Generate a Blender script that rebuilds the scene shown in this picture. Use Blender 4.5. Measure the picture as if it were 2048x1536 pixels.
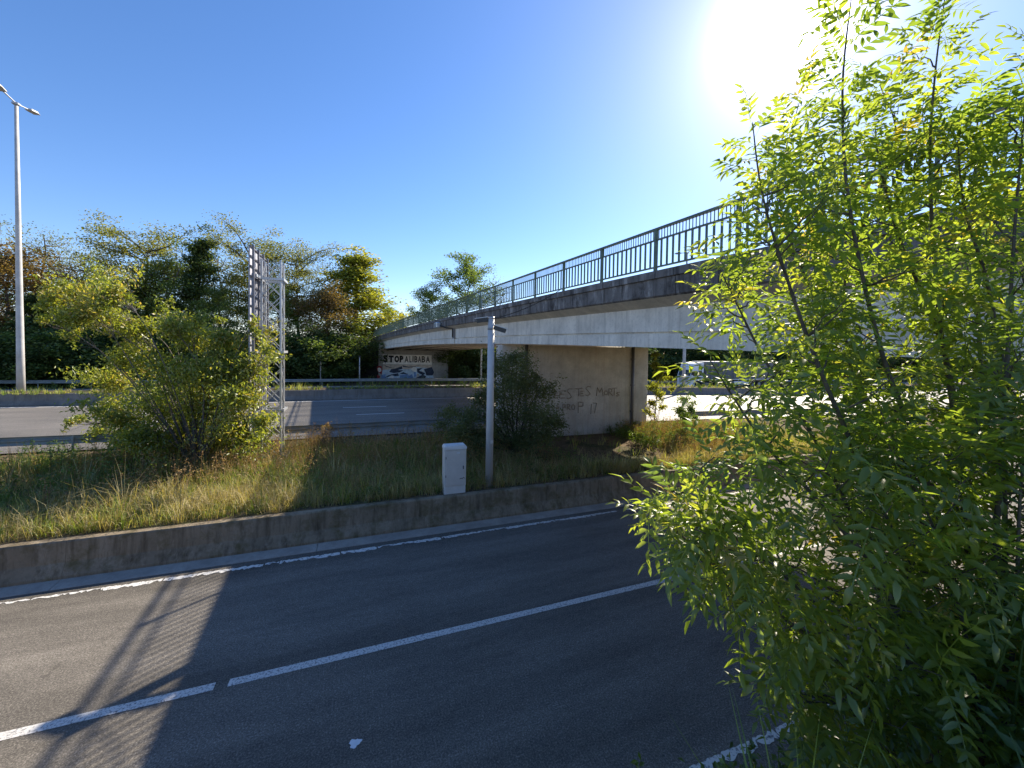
import bpy, math, random
import numpy as np
from mathutils import Vector, Matrix
# ------------------------------------------------------------------ clear
for o in list(bpy.data.objects): bpy.data.objects.remove(o)
scene = bpy.context.scene
COL = scene.collection
R = math.radians
# ------------------------------------------------------------------ camera (X runs along the roads, Y across them)
CAM_H, FPX = 5.1, 800.0
AZ, PITCH, ROLL, SHIFT = R(20.8), R(1.5), R(0.9), -44.0
FW = np.array([math.sin(AZ)*math.cos(PITCH), math.cos(AZ)*math.cos(PITCH), -math.sin(PITCH)])
_r0 = np.array([math.cos(AZ), -math.sin(AZ), 0.0]); _u0 = np.cross(_r0, FW)
RT = _r0*math.cos(ROLL) + _u0*math.sin(ROLL); UP = -_r0*math.sin(ROLL) + _u0*math.cos(ROLL)
CPOS = np.array([0, 0, CAM_H])
cd = bpy.data.cameras.new('camera'); cam = bpy.data.objects.new('camera', cd); COL.objects.link(cam)
m3 = Matrix((RT, UP, -FW)).transposed()
cam.matrix_world = Matrix.Translation(CPOS) @ m3.to_4x4()
cd.sensor_width = 36; cd.lens = FPX/2048*36; cd.shift_y = SHIFT/2048
cd.clip_start = 0.05; cd.clip_end = 6000
scene.camera = cam
def ray(x, y): return FW + RT*(x-1024)/FPX + UP*(768+SHIFT-y)/FPX
def at(x, y, d): return CPOS + ray(x, y)*d
def onz(x, y, z):
    d = ray(x, y); return CPOS + d*((z-CAM_H)/d[2])
def onv(x, y, v):
    d = ray(x, y); return CPOS + d*(v/d[1])
def proj(P):
    D = np.asarray(P)-CPOS; z = D@FW
    return 1024+FPX*(D@RT)/z, 768-FPX*(D@UP)/z+SHIFT, z
# ------------------------------------------------------------------ sky, sun, exposure
SUN_AZ, SUN_EL = R(54.5), R(34.0)
SV = Vector((math.sin(SUN_AZ)*math.cos(SUN_EL), math.cos(SUN_AZ)*math.cos(SUN_EL), math.sin(SUN_EL)))
SKY_STRENGTH, SUN_STRENGTH, EXPOSURE = 0.077, 3.6, 1.46
world = bpy.data.worlds.new('World'); scene.world = world; world.use_nodes = True
wn, wl = world.node_tree.nodes, world.node_tree.links
wn.clear()
wo = wn.new('ShaderNodeOutputWorld'); bg = wn.new('ShaderNodeBackground'); bg.inputs['Strength'].default_value = SKY_STRENGTH
sky = wn.new('ShaderNodeTexSky'); sky.sky_type = 'NISHITA'; sky.sun_disc = False
sky.sun_elevation = SUN_EL; sky.sun_rotation = SUN_AZ
sky.altitude = 0; sky.air_density = 1.0; sky.dust_density = 0.15; sky.ozone_density = 4.0
# bright air round the sun (forward scattering), a property of the sky itself
tc = wn.new('ShaderNodeTexCoord'); dot = wn.new('ShaderNodeVectorMath'); dot.operation = 'DOT_PRODUCT'
dot.inputs[1].default_value = SV; wl.new(tc.outputs['Generated'], dot.inputs[0])
mx0 = wn.new('ShaderNodeMath'); mx0.operation = 'MAXIMUM'; mx0.inputs[1].default_value = 0; wl.new(dot.outputs['Value'], mx0.inputs[0])
acc = None
for n, k in ((520, 40.0), (100, 2.4), (14, 0.6)):
    p = wn.new('ShaderNodeMath'); p.operation = 'POWER'; p.inputs[1].default_value = n; wl.new(mx0.outputs[0], p.inputs[0])
    q = wn.new('ShaderNodeMath'); q.operation = 'MULTIPLY_ADD'; q.inputs[1].default_value = k; q.inputs[2].default_value = 0; wl.new(p.outputs[0], q.inputs[0])
    if acc is not None: wl.new(acc.outputs[0], q.inputs[2])
    acc = q
gl = wn.new('ShaderNodeVectorMath'); gl.operation = 'SCALE'; gl.inputs[0].default_value = (1.0, 0.97, 0.94); wl.new(acc.outputs[0], gl.inputs['Scale'])
ad = wn.new('ShaderNodeVectorMath'); ad.operation = 'ADD'; hs = wn.new('ShaderNodeHueSaturation'); hs.inputs['Saturation'].default_value = 1.16; wl.new(sky.outputs[0], hs.inputs['Color']); tn = wn.new('ShaderNodeVectorMath'); tn.operation = 'MULTIPLY'; tn.inputs[1].default_value = (1.08, .96, 1.02); wl.new(hs.outputs[0], tn.inputs[0]); wl.new(tn.outputs[0], ad.inputs[0]); wl.new(gl.outputs[0], ad.inputs[1])
wl.new(ad.outputs[0], bg.inputs['Color']); wl.new(bg.outputs[0], wo.inputs['Surface'])
sd = bpy.data.lights.new('sun', 'SUN'); sd.energy = SUN_STRENGTH; sd.angle = R(0.53); sd.color = (1.0, 0.89, 0.72)
sun = bpy.data.objects.new('sun', sd); COL.objects.link(sun)
sun.rotation_euler = (-SV).to_track_quat('-Z', 'Y').to_euler(); sun.location = SV*100
vs = scene.view_settings; vs.view_transform = 'Standard'; vs.look = 'None'; vs.gamma = 1.0; vs.exposure = EXPOSURE; vs.use_curve_mapping = False
scene.render.engine = 'CYCLES'
scene.cycles.max_bounces = 8; scene.cycles.transparent_max_bounces = 8
# ------------------------------------------------------------------ materials
MATS = {}
def newmat(name):
    m = bpy.data.materials.new(name); m.use_nodes = True
    nt = m.node_tree; b = nt.nodes['Principled BSDF']; MATS[name] = m
    return m, nt, b
def coords(nt, scale=(1, 1, 1)):
    g = nt.nodes.new('ShaderNodeNewGeometry'); mp = nt.nodes.new('ShaderNodeMapping'); mp.inputs['Scale'].default_value = scale
    nt.links.new(g.outputs['Position'], mp.inputs['Vector']); return mp.outputs[0]
def noise(nt, vec, scale, detail=4, rough=.6):
    n = nt.nodes.new('ShaderNodeTexNoise'); n.inputs['Scale'].default_value = scale; n.inputs['Detail'].default_value = detail
    n.inputs['Roughness'].default_value = rough; nt.links.new(vec, n.inputs['Vector']); return n.outputs['Fac']
def ramp(nt, fac, stops, interp='LINEAR'):
    r = nt.nodes.new('ShaderNodeValToRGB'); r.color_ramp.interpolation = interp
    while len(r.color_ramp.elements) < len(stops): r.color_ramp.elements.new(.5)
    for e, (p, c) in zip(r.color_ramp.elements, stops):
        e.position = p; e.color = (*c, 1) if not isinstance(c, (int, float)) else (c, c, c, 1)
    nt.links.new(fac, r.inputs['Fac']); return r.outputs['Color']
def mix(nt, a, b, fac, mode='MIX'):
    x = nt.nodes.new('ShaderNodeMix'); x.data_type = 'RGBA'; x.blend_type = mode
    for s, v in ((6, a), (7, b), (0, fac)):
        if isinstance(v, (int, float)) : x.inputs[s].default_value = v if s == 0 else (v, v, v, 1)
        elif isinstance(v, tuple): x.inputs[s].default_value = (*v, 1)
        else: nt.links.new(v, x.inputs[s])
    return x.outputs[2]
def bump(nt, b, h, strength=.3, dist=.02):
    n = nt.nodes.new('ShaderNodeBump'); n.inputs['Strength'].default_value = strength; n.inputs['Distance'].default_value = dist
    nt.links.new(h, n.inputs['Height']); nt.links.new(n.outputs[0], b.inputs['Normal'])
def plain(name, c, rough=.6, metal=0.0, var=.12, vs=3.0):
    m, nt, b = newmat(name)
    v = coords(nt); n = noise(nt, v, vs, 5)
    lo = tuple(x*(1-var*1.6) for x in c); hi = tuple(min(1, x*(1+var)) for x in c)
    nt.links.new(ramp(nt, n, [(.3, lo), (.7, hi)]), b.inputs['Base Color'])
    b.inputs['Roughness'].default_value = rough; b.inputs['Metallic'].default_value = metal
    return m
def asphalt(name, base, tint, streak=True, rough=.75, spec=.5):
    m, nt, b = newmat(name); v = coords(nt)
    fine = noise(nt, v, 42, 5, .85); mid = noise(nt, v, 9, 4); big = noise(nt, coords(nt, (.05, .6, 1)), 1.3, 4)
    sp = ramp(nt, fine, [(.34, tuple(base*x*.38 for x in tint)), (.52, tuple(base*x for x in tint)), (.68, tuple(base*x*2.6 for x in tint))])
    c = mix(nt, sp, ramp(nt, big, [(.3, .72), (.7, 1.2)]), 1.0, 'MULTIPLY')
    c = mix(nt, c, ramp(nt, mid, [(.3, .85), (.7, 1.1)]), 1.0, 'MULTIPLY')
    st = noise(nt, coords(nt, (.35, 1.6, 1)), .8, 6, .7); c = mix(nt, c, ramp(nt, st, [(.42, 1.0), (.62, .74)]), 1.0, 'MULTIPLY')
    vo = nt.nodes.new('ShaderNodeTexVoronoi'); vo.feature = 'DISTANCE_TO_EDGE'; vo.inputs['Scale'].default_value = .55
    dn = nt.nodes.new('ShaderNodeTexNoise'); dn.inputs['Scale'].default_value = 1.7; dn.inputs['Detail'].default_value = 5; nt.links.new(v, dn.inputs['Vector'])
    wv = nt.nodes.new('ShaderNodeVectorMath'); wv.operation = 'MULTIPLY_ADD'; wv.inputs[1].default_value = (.9, .9, 0); nt.links.new(dn.outputs['Color'], wv.inputs[0]); nt.links.new(v, wv.inputs[2]); nt.links.new(wv.outputs[0], vo.inputs['Vector'])
    ck = ramp(nt, vo.outputs['Distance'], [(.002, 1.0), (.007, 0.0)]); gate = ramp(nt, noise(nt, v, .28, 2), [(.55, 0), (.62, .6)])
    c = mix(nt, c, tuple(base*x*.35 for x in tint), mix(nt, ck, gate, 1.0, 'MULTIPLY'))
    nt.links.new(c, b.inputs['Base Color']); b.inputs['Roughness'].default_value = rough
    b.inputs['Specular IOR Level'].default_value = spec
    bump(nt, b, fine, .5, .012); return m
asphalt('asphalt_slip', .178, (1.0, .90, .76), rough=.85, spec=.25)
asphalt('asphalt_motorway', .17, (1.0, .91, .79), rough=.62, spec=.5)
def concrete(name, c, dark, streak=.6, moss=None, rough=.9, sc=1.0, pale=None):
    m, nt, b = newmat(name); v = coords(nt)
    n1 = noise(nt, v, 1.1*sc, 6, .65); n2 = noise(nt, v, 14*sc, 5, .7); st = noise(nt, coords(nt, (2.2, 2.2, .12)), 2.2*sc, 5, .7)
    col = ramp(nt, n1, [(.3, tuple(x*.72 for x in c)), (.7, tuple(x*1.12 for x in c))])
    col = mix(nt, col, dark, ramp(nt, st, [(.48, 0), (.72, streak)]))
    col = mix(nt, col, tuple(x*.5 for x in c), ramp(nt, n2, [(.52, 0), (.75, .55)]))
    if pale: col = mix(nt, col, pale, ramp(nt, noise(nt, coords(nt, (1.3, 1.3, .45)), 1.9, 7, .75), [(.52, 0), (.66, .8)]))
    if moss: col = mix(nt, col, moss, ramp(nt, noise(nt, v, 2.3, 6, .7), [(.5, 0), (.68, .75)]))
    nt.links.new(col, b.inputs['Base Color']); b.inputs['Roughness'].default_value = rough
    b.inputs['Specular IOR Level'].default_value = .25
    bump(nt, b, n2, .35, .02); return m
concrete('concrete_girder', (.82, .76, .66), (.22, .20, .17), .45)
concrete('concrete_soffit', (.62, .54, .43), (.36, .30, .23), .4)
concrete('concrete_pier', (.66, .61, .55), (.44, .33, .26), .5)
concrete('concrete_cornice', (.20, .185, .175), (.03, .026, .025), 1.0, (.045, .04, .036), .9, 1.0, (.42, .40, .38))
concrete('concrete_barrier', (.28, .225, .155), (.085, .065, .042), 1.0, (.105, .085, .03), .9, 1.0, (.36, .30, .22))
concrete('concrete_median', (.22, .20, .18), (.1, .09, .08), .7)
concrete('concrete_gutter', (.40, .36, .31), (.2, .18, .15), .3, None, .9, 2)
concrete('concrete_wall_white', (.40, .39, .37), (.2, .2, .19), .5)
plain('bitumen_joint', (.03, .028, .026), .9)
plain('steel_galv', (.50, .52, .54), .45, .55, .12, 2)
plain('steel_rail', (.26, .28, .28), .6, .15, .15, 2)
plain('steel_mast', (.50, .51, .52), .42, .5, .1, 3)
plain('mast_grey', (.50, .49, .47), .6, .1, .14, 1.5)
plain('paint_green', (.11, .155, .11), .5, 0, .25, 6)
plain('pole_grey', (.52, .52, .52), .5, .0, .06, 4)
plain('camera_black', (.03, .032, .035), .4)
plain('camera_white', (.65, .66, .67), .4)
plain('cabinet_grey', (.66, .62, .56), .55, 0, .05, 4)
plain('cabinet_lid', (.70, .69, .66), .5, 0, .05, 4)
plain('sign_back', (.42, .42, .46), .6, .1, .1, 3)
plain('sign_rib', (.17, .165, .185), .5, .4, .1, 3)
plain('sign_front', (.03, .12, .45), .4, 0, .05, 2)
plain('truck_white', (.78, .80, .82), .3, 0, .03, 2)
plain('truck_grey', (.13, .135, .145), .6, 0, .12, 1.5)
plain('truck_black', (.025, .025, .027), .6)
plain('truck_glass', (.02, .025, .03), .08)
plain('rubber', (.02, .02, .02), .85)
plain('lamp_glass', (.6, .6, .58), .2)
plain('soil', (.16, .11, .07), .95, 0, .3, 3)
plain('text_black', (.025, .023, .025), .8, 0, .3, 8)
plain('text_white', (.88, .84, .79), .85, 0, .12, 3)
plain('spray_brown', (.43, .36, .29), .9, 0, .2, 10)
plain('spray_blue', (.2, .33, .58), .85, 0, .2, 3)
plain('spray_pale', (.55, .66, .76), .85, 0, .15, 3)
plain('spray_navy', (.045, .06, .10), .85, 0, .3, 3)
plain('spray_red', (.35, .05, .05), .85, 0, .2, 5)
plain('spray_tan', (.62, .53, .44), .85, 0, .2, 3)
plain('chimney_grey', (.42, .40, .42), .8)
plain('litter_white', (.75, .76, .78), .8, 0, .06, 12)
plain('seed_head', (.22, .13, .08), .9, 0, .3, 8)
def bark(name, c):
    m, nt, b = newmat(name); v = coords(nt, (6, 6, 1.2)); n = noise(nt, v, 5, 6, .7)
    nt.links.new(ramp(nt, n, [(.3, tuple(x*.45 for x in c)), (.7, tuple(x*1.3 for x in c))]), b.inputs['Base Color'])
    b.inputs['Roughness'].default_value = .9; bump(nt, b, n, .6, .02); return m
bark('bark_grey', (.14, .12, .10)); bark('bark_dark', (.07, .055, .042)); bark('bark_ash', (.115, .10, .078)); bark('twig', (.12, .09, .06))
def paint(name, c, lo, hi, scale=26, base=.17, ragged=True):
    m, nt, b = newmat(name); v = coords(nt)
    f = ramp(nt, noise(nt, v, scale, 5, .75), [(lo, 0), (hi, 1)])
    under = ramp(nt, noise(nt, v, 42, 5, .85), [(.34, base*.38), (.52, base), (.68, base*2.4)])
    nt.links.new(mix(nt, under, c, f), b.inputs['Base Color']); b.inputs['Roughness'].default_value = .75; return m
paint('paint_line', (.62, .60, .56), .40, .50, 30)
paint('paint_edge_worn', (.70, .68, .63), .40, .48, 15)
paint('paint_motorway', (.72, .71, .68), .28, .40, 20)
def leafmat(name, cols, trans=.45, gloss=.05, rough=.38, tcol=1.35, nscale=.7):
    """leaf: tint attribute picks the leaf's own colour; translucent so that it glows when the sun is behind it"""
    m = bpy.data.materials.new(name); m.use_nodes = True; MATS[name] = m
    nt = m.node_tree; nt.nodes.clear(); L = nt.links
    out = nt.nodes.new('ShaderNodeOutputMaterial')
    a = nt.nodes.new('ShaderNodeAttribute'); a.attribute_name = 'tint'
    oi = nt.nodes.new('ShaderNodeObjectInfo')
    nz = noise(nt, coords(nt), nscale, 3)
    s = nt.nodes.new('ShaderNodeMath'); s.operation = 'MULTIPLY_ADD'; s.inputs[1].default_value = .55; L.new(nz, s.inputs[0]); 
    s1 = nt.nodes.new('ShaderNodeMath'); s1.operation = 'MULTIPLY_ADD'; s1.inputs[1].default_value = .75; s1.inputs[2].default_value = -.15; L.new(a.outputs['Fac'], s1.inputs[0]); L.new(s1.outputs[0], s.inputs[2])
    k = len(cols)
    c = ramp(nt, s.outputs[0], [(.08+.84*i/max(1, k-1), cc) for i, cc in enumerate(cols)])
    d = nt.nodes.new('ShaderNodeBsdfDiffuse'); t = nt.nodes.new('ShaderNodeBsdfTranslucent'); g = nt.nodes.new('ShaderNodeBsdfGlossy')
    g.inputs['Roughness'].default_value = rough
    L.new(c, d.inputs['Color'])
    tcn = mix(nt, c, (tcol*1.15, tcol*1.1, tcol*.38), 1.0, 'MULTIPLY'); L.new(tcn, t.inputs['Color'])
    m1 = nt.nodes.new('ShaderNodeMixShader'); m1.inputs[0].default_value = trans; L.new(d.outputs[0], m1.inputs[1]); L.new(t.outputs[0], m1.inputs[2])
    m2 = nt.nodes.new('ShaderNodeMixShader'); m2.inputs[0].default_value = gloss; L.new(m1.outputs[0], m2.inputs[1]); L.new(g.outputs[0], m2.inputs[2])
    L.new(m2.outputs[0], out.inputs['Surface']); return m
leafmat('leaf_ash', [(.065, .10, .03), (.10, .15, .036), (.14, .19, .042), (.20, .235, .05), (.30, .22, .07)], .57, .05, .36, 2.7, .9)
leafmat('leaf_cherry', [(0.102, 0.138, 0.036), (0.168, 0.210, 0.044), (0.252, 0.276, 0.060), (0.396, 0.288, 0.102)], .48, .05, .4, 1.8)
leafmat('leaf_green', [(0.065, 0.109, 0.036), (0.123, 0.181, 0.054), (0.196, 0.254, 0.072)], .45, .03, .5, 1.7, .25)
leafmat('leaf_darkgreen', [(0.042, 0.070, 0.028), (0.070, 0.112, 0.039), (0.119, 0.161, 0.053)], .4, .03, .5, 1.4, .25)
leafmat('leaf_olive', [(0.115, 0.135, 0.050), (0.182, 0.196, 0.068), (0.257, 0.250, 0.081)], .45, .03, .5, 1.6, .25)
leafmat('leaf_brown', [(0.138, 0.094, 0.044), (0.225, 0.156, 0.069), (0.325, 0.219, 0.088)], .42, .02, .6, 1.4, .25)
leafmat('leaf_yellow', [(0.125, 0.163, 0.037), (0.213, 0.237, 0.050), (0.350, 0.312, 0.062)], .48, .03, .5, 1.8, .3)
leafmat('leaf_pier', [(0.081, 0.101, 0.047), (0.121, 0.149, 0.061), (0.203, 0.209, 0.095)], .4, .03, .5, 1.4, .8)
leafmat('grass_green', [(.095, .155, .036), (.17, .24, .055), (.28, .31, .095), (.48, .42, .18)], .4, .03, .5, 1.5, .5)
leafmat('grass_straw', [(.27, .225, .10), (.43, .36, .18), (.55, .47, .26)], .35, .03, .6, 1.2, .8)
leafmat('weed_brown', [(0.203, 0.128, 0.068), (0.324, 0.209, 0.108), (0.419, 0.284, 0.149), (0.243, 0.257, 0.081)], .3, .02, .7, 1.2, 1.1)
leafmat('weed_green', [(0.065, 0.111, 0.036), (0.130, 0.202, 0.052), (0.195, 0.273, 0.065)], .4, .04, .4, 1.6, 1.1)
def ground_mat():
    m, nt, b = newmat('ground_soil'); v = coords(nt)
    a = noise(nt, v, .5, 6, .65); f = noise(nt, v, 6, 6, .7)
    c = ramp(nt, a, [(.35, (.13, .095, .06)), (.5, (.17, .125, .075)), (.62, (.085, .085, .04))])
    c = mix(nt, c, ramp(nt, f, [(.3, .6), (.7, 1.25)]), 1.0, 'MULTIPLY')
    nt.links.new(c, b.inputs['Base Color']); b.inputs['Roughness'].default_value = .98; b.inputs['Specular IOR Level'].default_value = .1; bump(nt, b, f, .8, .06)
ground_mat()
# ------------------------------------------------------------------ helpers
def tag(o, label=None, cat=None, group=None, kind=None):
    for k, v in (('label', label), ('category', cat), ('group', group), ('kind', kind)):
        if v: o[k] = v
    return o
def empty(name, loc, label=None, cat=None, group=None):
    o = bpy.data.objects.new(name, None); o.empty_display_size = .2; o.location = loc; COL.objects.link(o)
    return tag(o, label, cat, group)
def link(name, me, mat=None, parent=None):
    o = bpy.data.objects.new(name, me); COL.objects.link(o)
    if mat and not me.materials: me.materials.append(MATS[mat])
    if parent:
        o.parent = parent
        o.matrix_parent_inverse = Matrix.Translation(-Vector(world_loc(parent)))
    return o
def world_loc(o):
    l = Vector(o.location)
    # parts are stored in world coordinates and shifted back, so only the thing's own origin counts
    return l if o.parent is None else l + Vector((0, 0, 0))
class MB:
    def __init__(s): s.v = []; s.f = []
    def add(s, vs, fs):
        n = len(s.v); s.v += [tuple(map(float, q)) for q in vs]; s.f += [tuple(n+i for i in q) for q in fs]; return s
    def box(s, c, d, rot=None):
        c = np.array(c, float); h = np.array(d, float)/2
        P = np.array([[x, y, z] for x in (-1, 1) for y in (-1, 1) for z in (-1, 1)])*h
        if rot is not None: P = P@np.array(rot).T
        return s.add(P+c, [(0, 1, 3, 2), (4, 6, 7, 5), (0, 4, 5, 1), (2, 3, 7, 6), (0, 2, 6, 4), (1, 5, 7, 3)])
    def bevbox(s, c, d, b):
        x, y, z = [q/2 for q in d]; c = np.array(c, float)
        prof = [(-x+b, -y), (x-b, -y), (x, -y+b), (x, y-b), (x-b, y), (-x+b, y), (-x, y-b), (-x, -y+b)]
        rings = []
        for zz, k in ((-z, 0), (z-b, 0), (z, b)):
            rings.append([(px-(k if px > 0 else -k), py-(k if py > 0 else -k), zz) for px, py in prof])
        P = [np.array(q)+c for r_ in rings for q in r_]; F = []
        for k in range(2):
            for i in range(8): F.append((k*8+i, k*8+(i+1) % 8, k*8+8+(i+1) % 8, k*8+8+i))
        F += [tuple(range(7, -1, -1)), tuple(range(16, 24))]
        return s.add(P, F)
    def tube(s, pts, rad, n=8, cap=True):
        pts = [np.array(p, float) for p in pts]; k = len(pts)
        if not hasattr(rad, '__len__'): rad = [rad]*k
        P = []; prev = None
        for i, p in enumerate(pts):
            t = pts[min(i+1, k-1)]-pts[max(i-1, 0)]; t = t/(np.linalg.norm(t)+1e-9)
            ref = np.array([0, 0, 1.]) if abs(t[2]) < .9 else np.array([1., 0, 0])
            if prev is not None: ref = prev
            a = ref-t*(ref@t); a /= np.linalg.norm(a)+1e-9; prev = a; b = np.cross(t, a)
            for j in range(n):
                w = 2*math.pi*j/n; P.append(p+rad[i]*(math.cos(w)*a+math.sin(w)*b))
        F = [(i*n+j, i*n+(j+1) % n, (i+1)*n+(j+1) % n, (i+1)*n+j) for i in range(k-1) for j in range(n)]
        if cap: F += [tuple(range(n-1, -1, -1)), tuple((k-1)*n+j for j in range(n))]
        return s.add(P, F)
    def bar(s, a, b, w, h=None):
        """rectangular bar from a to b"""
        a, b = np.array(a, float), np.array(b, float); h = h or w
        t = b-a; L = np.linalg.norm(t); t /= L
        ref = np.array([0, 0, 1.]) if abs(t[2]) < .95 else np.array([1., 0, 0])
        x = np.cross(t, ref); x /= np.linalg.norm(x); y = np.cross(x, t)
        return s.box((a+b)/2, (L, w, h), np.array([t, x, y]).T)
    def strip(s, profiles, closed=False):
        """loft a list of equal-length profiles (lists of points)"""
        m = len(profiles[0]); P = [q for pr in profiles for q in pr]; F = []
        for i in range(len(profiles)-1):
            for j in range(m if closed else m-1):
                F.append((i*m+j, i*m+(j+1) % m, (i+1)*m+(j+1) % m, (i+1)*m+j))
        if closed: F += [tuple(range(m)), tuple(range((len(profiles)-1)*m+m-1, (len(profiles)-1)*m-1, -1))]
        return s.add(P, F)
    def mesh(s, name, smooth=False):
        me = bpy.data.meshes.new(name); me.from_pydata(s.v, [], s.f); me.update()
        if smooth: me.polygons.foreach_set('use_smooth', [True]*len(me.polygons))
        return me
    def build(s, name, mat, parent=None, smooth=False): return link(name, s.mesh(name, smooth), mat, parent)
def mesh_np(name, V, F, tint=None):
    me = bpy.data.meshes.new(name); V = np.asarray(V, np.float32); F = np.asarray(F, np.int32); k = F.shape[1]
    me.vertices.add(len(V)); me.vertices.foreach_set('co', V.ravel())
    me.loops.add(F.size); me.loops.foreach_set('vertex_index', F.ravel())
    me.polygons.add(len(F)); me.polygons.foreach_set('loop_start', np.arange(0, F.size, k, dtype=np.int32))
    me.update(calc_edges=True)
    if tint is not None:
        a = me.attributes.new('tint', 'FLOAT', 'POINT'); a.data.foreach_set('value', np.asarray(tint, np.float32))
    return me
def unit(a): return a/(np.linalg.norm(a, axis=-1, keepdims=True)+1e-9)
def sm(a, b, x):
    t = min(1, max(0, (x-a)/(b-a))); return t*t*(3-2*t)
# ------------------------------------------------------------------ terrain functions
def cm(u):                                   # the motorway bends gently away on one side
    if u >= 0: return 0.0
    if u > -30: return .0022*u*u
    return 1.98+.132*(-30-u)
def zm(u): return 1.0-.00035*max(0, min(u, 50)+2)**2
def uc(v): return 6.35-.0014*v*v if v > 0 else 6.35
def zc(v): return 7.31-(.00055 if v < 32 else .0009)*(v-32)**2
def zt(u, v):
    vv = v-cm(u)*sm(12, 20, v)
    if v < .4: return 3.5
    if v < 2.9: return 3.5+(.02-3.5)*sm(.4, 2.9, v)
    if v < 11.7: return -.06
    if vv < 18.6:
        return .77+(zm(u)-.02-.77)*sm(12.2, 18.6, vv)
    if vv < 49.5: return zm(u)-.06
    z = zm(u)+1.2*sm(51, 66, vv)+3.0*sm(66, 140, vv)
    if v > 57.2:
        du = u-(uc(min(v, 80))+5.8); k = sm(8.5, 6, abs(du))*sm(57.2, 58.5, v); z = z*(1-k)+k*max(z, zc(min(v, 75))-.9)
    return z
us = [-900, -500, -300, -200, -150, -120]+list(range(-100, 141, 3))+[160, 200, 260, 350, 500, 900, 1500]
vsx = [-600, -200, -80, -30, -10, -3, 0, .4, .7, 1, 1.3, 1.6, 1.9, 2.2, 2.5, 2.9, 3.4, 7, 11.68, 11.72]+[12.2+.8*i for i in range(9)]+[19.4, 22, 26, 30, 34, 38, 42, 46, 50, 52, 54, 55.6, 57.3, 58.6, 60, 63, 66, 70, 75, 80, 90, 100, 120, 150, 220, 350, 600, 1500]
rng = random.Random(3)
V = []; F = []
for v in vsx:
    for u in us:
        V.append((u, v+(cm(u)*sm(12, 20, v)), zt(u, v+(cm(u)*sm(12, 20, v)))+(rng.uniform(-.03, .03) if 12.5 < v < 18 else 0)))
nu = len(us)
for j in range(len(vsx)-1):
    for i in range(nu-1): F.append((j*nu+i, j*nu+i+1, (j+1)*nu+i+1, (j+1)*nu+i))
tag(MB().add(V, F).build('ground', 'ground_soil'), kind='structure', label='bare brown soil and verge ground between the roads')
# slip road
def sheet(name, u0, u1, v0, v1, z, mat, step=10, motor=False, parent=None):
    b = MB(); n = max(1, int((u1-u0)/step)); pr = []
    for i in range(n+1):
        u = u0+(u1-u0)*i/n; c = cm(u) if motor else 0; zz = (zm(u) if motor else 0)+z
        pr.append([(u, v0+c, zz), (u, v1+c, zz)])
    return b.strip(pr).build(name, mat, parent)
slip = tag(sheet('slip_road', -160, 260, 3.0, 10.98, 0, 'asphalt_slip', 60), kind='structure', label='dark asphalt slip road running past the concrete barrier')
mway = tag(sheet('motorway', -260, 400, 20.2, 34.98, 0, 'asphalt_motorway', 5, True), kind='structure', label='grey asphalt motorway carriageway before the median')
mwf = tag(sheet('motorway', -260, 400, 37.7, 48.0, 0, 'asphalt_motorway', 5, True), kind='structure', label='grey asphalt motorway carriageway beyond the median')
# markings : children of the road they are painted on
sheet('centre_line', -160, -2.02, 6.98, 7.13, .005, 'paint_line', 40, parent=slip)
lo = onz(440, 1380, 0)
sheet('centre_line', -1.84, 60, 6.98, 7.13, .005, 'paint_line', 20, parent=slip)
rg = np.random.default_rng(5)
def ragged_line(u0, u1, v0, v1, mat, name, keep, seed, parent, step=.045):
    rg = np.random.default_rng(seed); b = MB(); u = u0
    while u < u1:
        L = rg.uniform(.25, 1.4)
        n = max(4, int(L/step)); kk = np.array([.25, .5, .25])
        lo_ = v0+np.convolve(np.abs(rg.normal(0, .05, n+3)), kk, 'valid')[:n+1]*1.1+(rg.random(n+1) < .12)*rg.uniform(.03, .09, n+1); hi_ = v1-np.abs(rg.normal(0, .022, n+1))
        lo_ = np.clip(lo_+rg.uniform(-.02, .055), v0-.03, v1-.03); hi_ = np.maximum(hi_, lo_+.018)
        b.strip([[(u+L*i/n, lo_[i], .006), (u+L*i/n, hi_[i], .006)] for i in range(n+1)])
        u += L+(rg.uniform(.005, .04) if rg.random() < keep else rg.uniform(.2, .5))
    return b.build(name, mat, parent)
ragged_line(-40, 45, 10.60, 10.78, 'paint_edge_worn', 'edge_line', .96, 4, slip)
ragged_line(-20, 30, 3.52, 3.70, 'paint_edge_worn', 'edge_line', .35, 8, slip)
sheet('edge_line', -260, 300, 34.2, 34.4, .006, 'paint_motorway', 5, True, mway)
sheet('edge_line', -260, 300, 22.0, 22.2, .006, 'paint_motorway', 5, True, mway)
sheet('edge_line', -260, 300, 47.0, 47.2, .006, 'paint_motorway', 5, True, mwf)
sheet('edge_line', -260, 300, 38.3, 38.5, .006, 'paint_motorway', 5, True, mwf)
for k in range(-4, 9):
    for v, u in ((30.15, -1.1), (26.75, -.2)):
        sheet('lane_dash', u+12.5*k, u+12.5*k+2.9, v-.08, v+.08, .006, 'paint_motorway', 1, True, mway)
    for v, u in ((41.3, 3.0), (44.2, -1.5)):
        sheet('lane_dash', u+12.5*k, u+12.5*k+2.9, v-.08, v+.08, .006, 'paint_motorway', 1, True, mwf)
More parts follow.
